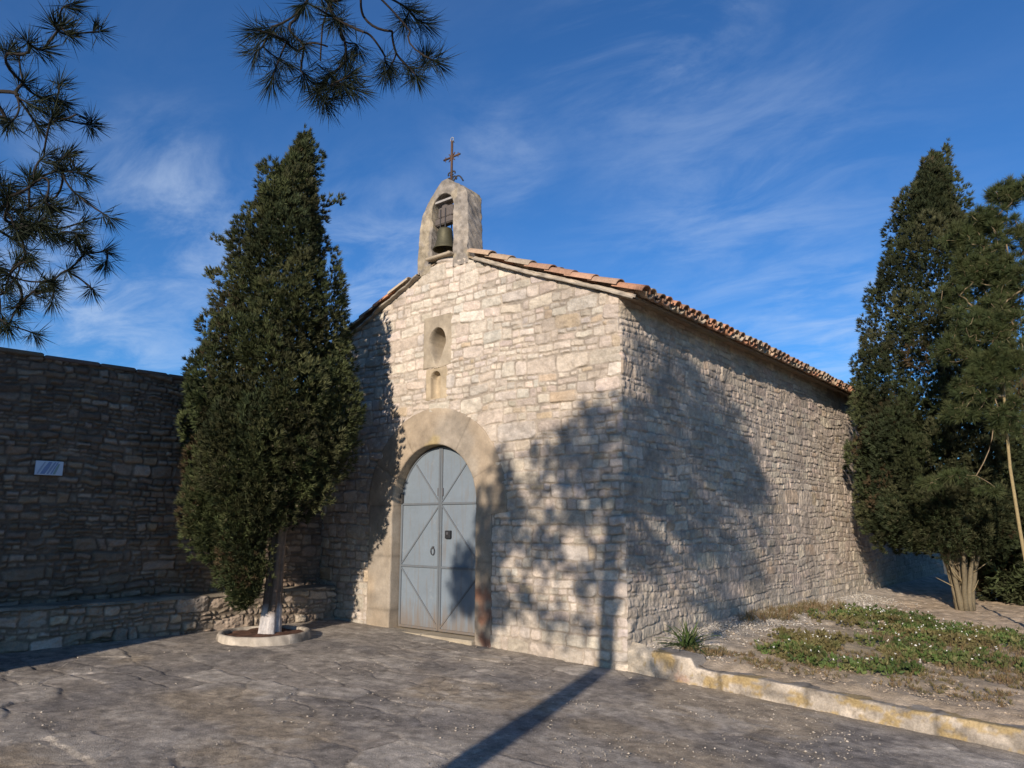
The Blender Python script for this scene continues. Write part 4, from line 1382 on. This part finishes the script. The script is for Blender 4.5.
def bushy_tree(name, label, cat, base, h, r, seed, n, pal, trunk_h=0.3, group=None, blade=(0.16, 0.04, 9)):
    t = thing(name, label, cat, group=group)
    rs = np.random.RandomState(seed)
    tm = MB()
    b = Vector(base)
    tm.tube([b - Vector((0, 0, .1)), b + Vector((0.05, 0, h * 0.35)), b + Vector((0, 0.05, h * 0.75))], [r * 0.09 + 0.02, r * 0.06 + 0.015, 0.02], 8, (0.17, 0.13, 0.09))
    tm.build('trunk', M_BARK, t, True)
    rows = [(trunk_h, r * 0.5, r * 0.5), (trunk_h + 0.15 * h, r * 0.95, r * 0.95), (h * 0.45, r, r), (h * 0.7, r * 0.8, r * 0.8), (h * 0.9, r * 0.4, r * 0.4), (h, 0.05, 0.05)]
    v, f, c = cypress_crown(base, rows, seed, n, 50, blade, pal, lump=(0.2, 0.4))
    mesh_obj('crown', v, f, M_LEAF, t, c)
    settle(t, base)
    return t


FARTIP = (-3.45, 24.0, -0.6)
GD = [(0.05, 0.062, 0.026), (0.06, 0.068, 0.03), (0.045, 0.052, 0.024)]
bushy_tree('cypress_tree', 'small dark cypress tip showing over the far end of the tiled eave', 'tree', FARTIP, 8.15, 0.8, 55, 90, GD)
bushy_tree('evergreen_shrub', 'dark evergreen bush low behind the bare stems of the broad cypress', 'shrub', (3.0, 11.0, -0.2), 2.6, 1.2, 56, 110, GD)
bushy_tree('evergreen_tree', 'dark evergreen filling the right edge behind the thin pale trunk', 'tree', (4.6, 12.0, -0.3), 4.6, 1.5, 57, 150, GD)
bushy_tree('evergreen_tree', 'tall dark evergreen rising behind the broad cypress and the pine', 'tree', (5.4, 15.0, -0.4), 7.5, 1.7, 58, 150, GD)

# ------------------------------------------------------------------ the big pine whose boughs hang into the picture
big = thing('pine_tree', 'tall pine with long-needled boughs hanging in from the top and left edge', 'tree')
rs = np.random.RandomState(41)
tm = MB()
BBASE = (2.18, -8.25, -0.30)
tm.tube([(2.18, -8.25, -0.35), (2.20, -8.25, 1.2), (2.30, -8.27, 2.6), (2.42, -8.3, 4.0), (2.8, -8.3, 5.4), (3.0, -8.3, 6.8)], [0.145, 0.125, 0.118, 0.105, 0.08, 0.03], 14, (0.15, 0.11, 0.085))
crown_cl = [((3.35, -8.3, 6.4), (0.6, 0.6, 0.75), 215), ((3.45, -8.2, 5.6), (0.68, 0.7, 0.8), 205), ((2.7, -8.4, 5.2), (0.7, 0.7, 0.7), 190), ((3.6, -8.3, 6.2), (0.45, 0.5, 0.5), 90), ((1.55, -8.2, 4.9), (0.5, 0.5, 0.5), 60), ((1.8, -8.2, 4.3), (0.5, 0.5, 0.4), 48), ((2.1, -8.2, 5.2), (0.35, 0.5, 0.4), 44), ((1.3, -8.2, 3.9), (0.5, 0.4, 0.35), 36), ((2.0, -8.1, 3.45), (0.45, 0.4, 0.3), 30), ((1.2, -8.2, 3.3), (0.5, 0.4, 0.3), 34), ((1.75, -8.2, 3.05), (0.45, 0.4, 0.25), 28), ((0.95, -8.1, 4.3), (0.3, 0.3, 0.45), 36), ((3.2, -8.2, 4.6), (0.75, 0.6, 0.5), 140),
            ((2.15, -8.2, 4.6), (0.40, 0.4, 0.55), 60), ((2.5, -8.2, 3.9), (0.45, 0.4, 0.4), 50), ((1.75, -8.0, 4.9), (0.22, 0.3, 0.5), 26),
            ((0.70, -8.0, 4.35), (0.30, 0.4, 0.75), 110), ((0.55, -7.9, 3.5), (0.25, 0.35, 0.55), 60), ((0.0, -8.0, 3.4), (0.30, 0.35, 0.55), 110), ((0.55, -8.0, 3.0), (0.25, 0.35, 0.40), 55), ((0.40, -8.0, 4.1), (0.20, 0.3, 0.6), 60),
            ((1.5, -8.0, 3.7), (0.35, 0.3, 0.30), 22), ((3.4, -8.0, 3.8), (0.45, 0.4, 0.25), 40)]
pts = clump_points(crown_cl, rs)
dd = link_skeleton(Vector((2.62, -8.3, 4.3)), pts, tm, 0.006, 0.075, (0.15, 0.11, 0.085), rs, seg=4)
LT = [(2.721,-6.881,2.565),(2.535,-6.888,2.499),(2.582,-6.878,2.43),(2.523,-6.818,2.491),(2.531,-6.735,2.476),(2.656,-6.865,2.286),(2.65,-6.874,2.223),(2.382,-6.753,2.381),(2.584,-6.764,2.25),(2.532,-6.866,2.166),(2.277,-6.818,2.345),(2.467,-6.758,2.185),(2.365,-6.611,2.213),(2.473,-6.701,2.155),(2.39,-6.704,2.126),(2.528,-6.867,2.042),(2.357,-6.761,2.066),(2.252,-6.759,2.048),(2.379,-6.827,2.04),(2.334,-6.811,2.19),(2.39,-6.805,2.258),(2.773,-6.909,2.525),(2.414,-6.88,2.451),(2.405,-6.861,2.242),(2.507,-6.847,2.162),(2.618,-6.852,2.145)]
LB = [(2.425,-6.689,2.264),(2.474,-6.758,2.222),(2.405,-6.8,2.219),(2.348,-6.865,2.208),(2.351,-6.961,2.174),(2.447,-6.925,2.495),(2.552,-6.902,2.452),(2.463,-6.969,2.492),(2.574,-6.785,2.453)]
TT = [(2.611,-6.314,2.934),(2.567,-6.336,2.853),(2.824,-6.479,2.732),(2.782,-6.405,2.646),(2.822,-6.393,2.749),(2.584,-6.247,2.87),(2.786,-6.315,2.799),(2.704,-6.209,2.741),(2.789,-6.311,2.7),(2.776,-6.221,2.757),(2.823,-6.21,2.715),(2.852,-6.183,2.701),(2.748,-6.167,2.728),(2.717,-6.192,2.709),(2.754,-6.106,2.914),(2.851,-6.073,2.836),(2.774,-6.014,2.869),(2.85,-5.981,2.871),(2.86,-5.928,2.925),(2.901,-6.002,2.815),(3.08,-6.091,2.735),(2.885,-6.045,2.972),(2.907,-5.976,3.002),(2.904,-6.036,3.012),(2.83,-6.256,2.896),(2.802,-6.204,2.92),(2.892,-6.392,2.828),(2.773,-6.231,2.99),(2.802,-6.187,2.807),(2.829,-6.254,2.688),(2.933,-6.267,2.668)]
TB = [(2.86,-6.183,3.024),(2.81,-6.136,2.979),(2.909,-6.208,2.84),(2.782,-6.15,2.894),(2.793,-6.19,2.803),(2.91,-6.18,2.839),(2.896,-6.12,2.818),(2.775,-6.292,2.99),(2.736,-6.225,2.929),(2.834,-6.273,2.794),(2.797,-6.206,2.895),(2.761,-6.306,2.732),(2.713,-6.21,2.834),(2.941,-6.201,2.95),(2.864,-6.069,2.942),(2.835,-6.026,2.905),(2.733,-6.329,2.881),(2.59,-6.326,2.874),(2.97,-6.093,2.879)]

LX = [tuple(np.array(p) + rs.normal(0, 0.045, 3)) for p in LT + LT + LT[6:22]]
dl = link_skeleton(Vector((2.02, -7.22, 2.30)), LT + LX + LB, tm, 0.0016, 0.007, (0.028, 0.023, 0.02), rs, curve=0.16, seg=6)
tm.tube([(2.54, -8.27, 3.4), (2.2, -7.9, 2.85), (2.02, -7.22, 2.30)], [0.04, 0.028, 0.010], 8, (0.12, 0.09, 0.07))
dt = link_skeleton(Vector((2.75, -6.45, 3.35)), TT + TB, tm, 0.0017, 0.007, (0.034, 0.027, 0.023), rs, curve=0.14, seg=6, sag=0.05)
tm.tube([(2.54, -8.27, 3.7), (2.55, -7.4, 3.75), (2.75, -6.45, 3.35)], [0.04, 0.028, 0.013], 8, (0.12, 0.09, 0.07))
tm.build('trunk', M_BARK, big, True)
NG = np.array([(0.035, 0.052, 0.022), (0.045, 0.060, 0.024), (0.030, 0.044, 0.020)])
parts = []
D = np.array([tuple(d) for d in dd]); D[:, 2] += 0.3; D /= np.linalg.norm(D, axis=1, keepdims=True)
parts.append(blades(pts, D, np.full(len(pts), 0.15), 0.009, 0.7, 42, NG[rs.randint(3, size=len(pts))], rs))
for (tips, dirs_, dz, nl) in ((LT + LX, dl[:len(LT + LX)], -0.1, 0.056), (TT, dt[:len(TT)], -0.45, 0.082)):
    P = np.array(tips); D = np.array([tuple(d) for d in dirs_]); D[:, 2] += dz; D = D + rs.normal(0, 0.25, D.shape)
    D /= np.linalg.norm(D, axis=1, keepdims=True)
    # needles also sit along the last few centimetres of each twig
    for back in ((0.0, 0.016) if nl < 0.07 else (0.0, 0.018, 0.036)):
        Q = P - np.array([tuple(d) for d in dirs_]) * back
        parts.append(blades(Q, D, np.full(len(P), nl), 0.0019, 0.75, 46 if nl < 0.07 else 50, NG[rs.randint(3, size=len(P))] * 0.36, rs))  # hanging needles get a darkened colour so they read as silhouettes
v, f, c = merge(parts)
mesh_obj('crown', v, f, M_LEAF, big, c)
settle(big, BBASE)

# ------------------------------------------------------------------ growth and stones on the terrace
def flat_zone(n, cx, cy, rx, ry, rs, power=0.5):
    a = rs.uniform(0, 2 * math.pi, n); r = rs.rand(n) ** power
    return cx + rx * r * np.cos(a), cy + ry * r * np.sin(a)


rs = np.random.RandomState(91)
parts = []
#            cx    cy   rx   ry   n    height  colours
PATCH = [(1.75, 1.35, 0.85, 0.55, 900, 0.11), (1.35, 1.75, 0.5, 0.6, 500, 0.12), (2.7, 4.4, 2.2, 1.1, 2800, 0.11), (2.3, 2.4, 0.9, 0.5, 420, 0.07), (3.6, 2.9, 1.6, 1.1, 1000, 0.08), (1.25, 5.6, 0.7, 0.9, 800, 0.13)]
allp = []
for cx, cy, rx, ry, n, hh in PATCH:
    x, y = flat_zone(n, cx, cy, rx, ry, rs, 0.6)
    k = (fbm(x * 2.2, y * 2.2, 3, 61) > -0.16) & (x > 0.5) & (y > 0.5)
    x, y = x[k], y[k]
    P = np.stack([x, y, zterrace(x, y) + 0.005 + rs.rand(len(x)) ** 1.5 * hh * 0.8], 1)
    D = np.repeat(np.array([[0, 0, 1.0]]), len(P), 0)
    hh = hh * (0.55 + 0.9 * np.clip(0.5 + fbm(x * 3.5, y * 3.5, 3, 63), 0, 1)) * rs.uniform(0.7, 1.3, len(x))
    cc = np.array([(0.075, 0.115, 0.030), (0.062, 0.095, 0.028), (0.10, 0.125, 0.04), (0.13, 0.125, 0.05)])[rs.randint(4, size=len(P))] * (1 + 0.9 * fbm(x * 2.5, y * 2.5, 3, 64))[:, None]
    br = (sstep(0.0, 0.3, fbm(x * 1.8 + 4, y * 1.8, 3, 65)) * 0.7)[:, None]
    cc = cc * (1 - br) + np.array([0.15, 0.11, 0.05]) * br
    parts.append(blades(P, D, rs.uniform(0.03, 0.075, len(P)), rs.uniform(0.010, 0.034, len(P)), 1.0, 8, cc, rs))
    allp.append(P)
v, f, c = merge(parts)
wd = mesh_obj('weeds', v, f, M_LEAF, None, c)
wd['kind'] = 'stuff'; wd['label'] = 'low green weeds in patches on the terrace'; 
AP = np.concatenate(allp)
pick = AP[rs.choice(len(AP), 190, replace=False)]
D = np.repeat(np.array([[0, 0, 1.0]]), len(pick), 0)
v, f, c = blades(pick + np.array([0, 0, 0.075]), D, np.full(len(pick), 0.020), 0.012, 0.9, 5, np.repeat(np.array([[0.72, 0.71, 0.66]]), len(pick), 0), rs)
fl = mesh_obj('white_wildflowers', v, f, M_LEAF, None, c)
fl['kind'] = 'stuff'
parts = []
for cx, cy, rx, ry, n, hh in [(3.0, 1.5, 2.2, 1.0, 1500, 0.05), (3.4, 3.2, 1.8, 1.6, 1700, 0.08), (0.9, 0.6, 0.5, 0.25, 120, 0.07), (0.30, 4.6, 0.30, 2.2, 420, 0.14), (1.2, 0.5, 0.9, 0.2, 160, 0.05), (5.2, 3.0, 2.0, 2.4, 900, 0.10)]:
    x, y = flat_zone(n, cx, cy, rx, ry, rs, 0.6)
    k = (x > 0.08) & (y > 0.32) & (fbm(x * 3, y * 3, 3, 66) > -0.1)
    x, y = x[k], y[k]
    P = np.stack([x, y, zterrace(x, y)], 1)
    cc = np.array([(0.20, 0.145, 0.075), (0.16, 0.105, 0.055), (0.15, 0.125, 0.055), (0.12, 0.10, 0.045)])[rs.randint(4, size=len(P))]
    parts.append(blades(P, np.repeat(np.array([[0, 0, 1.0]]), len(P), 0), np.full(len(P), hh), 0.007, 0.6, 8, cc, rs))
v, f, c = merge(parts)
mesh_obj('dry_grass', v, f, M_LEAF, None, c)['kind'] = 'stuff'


def pebbles(name, X, Y, Z, rmin, rmax, cols, rs):
    n = len(X)
    oc = np.array([[1, 0, 0], [0, 1, 0], [-1, 0, 0], [0, -1, 0], [0, 0, 1], [0, 0, -1]], float)
    sc_ = rs.uniform(0.6, 1.4, (n, 1, 3)) * np.array([1, 1, 0.55]) * (rmin + (rmax - rmin) * rs.rand(n, 1, 1) ** 3)
    a = rs.uniform(0, 6.28, n); ca, sa = np.cos(a), np.sin(a)
    q = oc[None] * sc_ + rs.normal(0, 0.12, (n, 6, 3)) * sc_
    qx = q[..., 0] * ca[:, None] - q[..., 1] * sa[:, None]; qy = q[..., 0] * sa[:, None] + q[..., 1] * ca[:, None]
    V = np.stack([X[:, None] + qx, Y[:, None] + qy, Z[:, None] + q[..., 2]], -1).reshape(-1, 3)
    fq = np.array([[0, 1, 4], [1, 2, 4], [2, 3, 4], [3, 0, 4], [1, 0, 5], [2, 1, 5], [3, 2, 5], [0, 3, 5]])
    F = (np.arange(n)[:, None, None] * 6 + fq[None]).reshape(-1, 3)
    o = mesh_obj(name, V, F, M_PEBBLE, None, np.repeat(cols, 6, 0))
    o['kind'] = 'stuff'
    return o


n = 9000
x = np.abs(rs.normal(0, 0.55, n)) + 0.04; y = rs.uniform(0.3, 9, n)
k = rs.rand(n) < np.exp(-x * 0.9)
x, y = x[k], y[k]
pebbles('gravel', x, y, zterrace(x, y) + 0.006, 0.005, 0.026, np.array([0.46, 0.42, 0.36]) * rs.uniform(0.6, 1.15, (len(x), 1)), rs)
n = 6000
x = rs.uniform(0.3, 5.5, n); y = 0.3 + 3.4 * rs.rand(n) ** 1.5
k = fbm(x * 1.7, y * 1.7, 3, 69) > -0.12
x, y = x[k], y[k]
pebbles('soil_crumbs', x, y, zterrace(x, y) + 0.004, 0.004, 0.022, np.array([0.42, 0.34, 0.25]) * rs.uniform(0.5, 1.15, (len(x), 1)), rs)
n = 20000
x = rs.uniform(-5, 4.2, n); y = rs.uniform(-5.5, -0.1, n)
dens = sstep(-1.5, 2.2, x) * 0.85 + 0.15
k = (rs.rand(n) < dens) & (fbm(x * 1.6, y * 1.6, 4, 68, 0.65) > 0.10 - 0.12 * sstep(0, 2.5, x))
x, y = x[k], y[k]
pebbles('loose_grit', x, y, zground(x) + 0.004, 0.003, 0.013, np.array([0.40, 0.35, 0.285]) * rs.uniform(0.6, 1.2, (len(x), 1)), rs)

# strap-leaved plant at the foot of the corner
sp = thing('strap_leaved_plant', 'tuft of long green strap leaves at the foot of the side wall', 'plant')
rs = np.random.RandomState(17)
pb = (0.42, 0.62)
pz = float(zterrace(*pb))
m = MB()
for k in range(80):
    a = rs.uniform(0, 6.28); el = rs.uniform(0.35, 1.45); L = rs.uniform(0.22, 0.42)
    r0 = rs.uniform(0, 0.10); a0 = rs.uniform(0, 6.28)
    p = Vector((pb[0] + r0 * math.cos(a0), pb[1] + r0 * math.sin(a0), pz))
    d = Vector((math.cos(a) * math.cos(el), math.sin(a) * math.cos(el), math.sin(el)))
    s = Vector((-math.sin(a), math.cos(a), 0))
    w = rs.uniform(0.008, 0.014)
    col = tuple(np.array(((0.060, 0.095, 0.030), (0.075, 0.115, 0.035), (0.13, 0.14, 0.06))[rs.choice(3, p=[.5, .35, .15])]) * rs.uniform(.8, 1.2))
    vs = []
    for i in range(7):
        t = i / 6
        q = p + d * (L * t) - Vector((0, 0, 0.16 * L * t * t * (1.6 - el * 0.6) * 1.6)) + Vector((math.cos(a), math.sin(a), 0)) * 0.05 * t * t
        ww = w * (1 - t ** 2.2) + 0.0008
        vs += [q - s * ww + Vector((0, 0, .003)), q + Vector((0, 0, -.001)), q + s * ww + Vector((0, 0, .003))]
    fs = []
    for i in range(6):
        for j in (0, 1):
            fs.append((i * 3 + j, i * 3 + j + 1, i * 3 + j + 4, i * 3 + j + 3))
    m.add(vs, fs, col)
m.build('leaves', M_LEAF, sp)
settle(sp, (pb[0], pb[1], pz))

# ------------------------------------------------------------------ unseen house block, added to throw shade on the left wall
nh = thing('shade_house', 'unseen plain house block added to shade the left wall', 'house')
m = MB()
hx0, hx1, hy0, hy1, hz = -12.5, -2.95, -16.0, -9.35, 7.0
m.box(((hx0 + hx1) / 2, (hy0 + hy1) / 2, hz / 2 - 0.4), (hx1 - hx0, hy1 - hy0, hz + 0.8), None, (0.34, 0.29, 0.23))
m.build('wall', M_DRESSED, nh)
m = MB()
m.add([(hx0 - .3, hy0 - .3, hz), (hx1 + .05, hy0 - .3, hz), (hx1 + .05, hy1 + .05, hz), (hx0 - .3, hy1 + .05, hz), (hx0 + 3, (hy0 + hy1) / 2, hz + 1.1), (hx1 - 3, (hy0 + hy1) / 2, hz + 1.1)],
      [(0, 1, 5, 4), (1, 2, 5), (2, 3, 4, 5), (3, 0, 4), (3, 2, 1, 0)], (0.36, 0.2, 0.12))
m.build('roof', M_TILE, nh)

for root, loc in ((yard, (-5.7, -4.5, 0.0)), (bench, (-5.3, -4.5, 0.0)), (kerb, (3.0, 0.1, -0.2)), (ring, (-4.33, -1.72, 0.04)),
                  (bell, (OX, 0.05, 5.45)), (plq, (-5.755, -3.92, 2.147)), (nh, (-8, -12.6, -0.4))):
    settle(root, loc)
for o in list(COL.objects):
    if 'base' in o:
        del o['base']
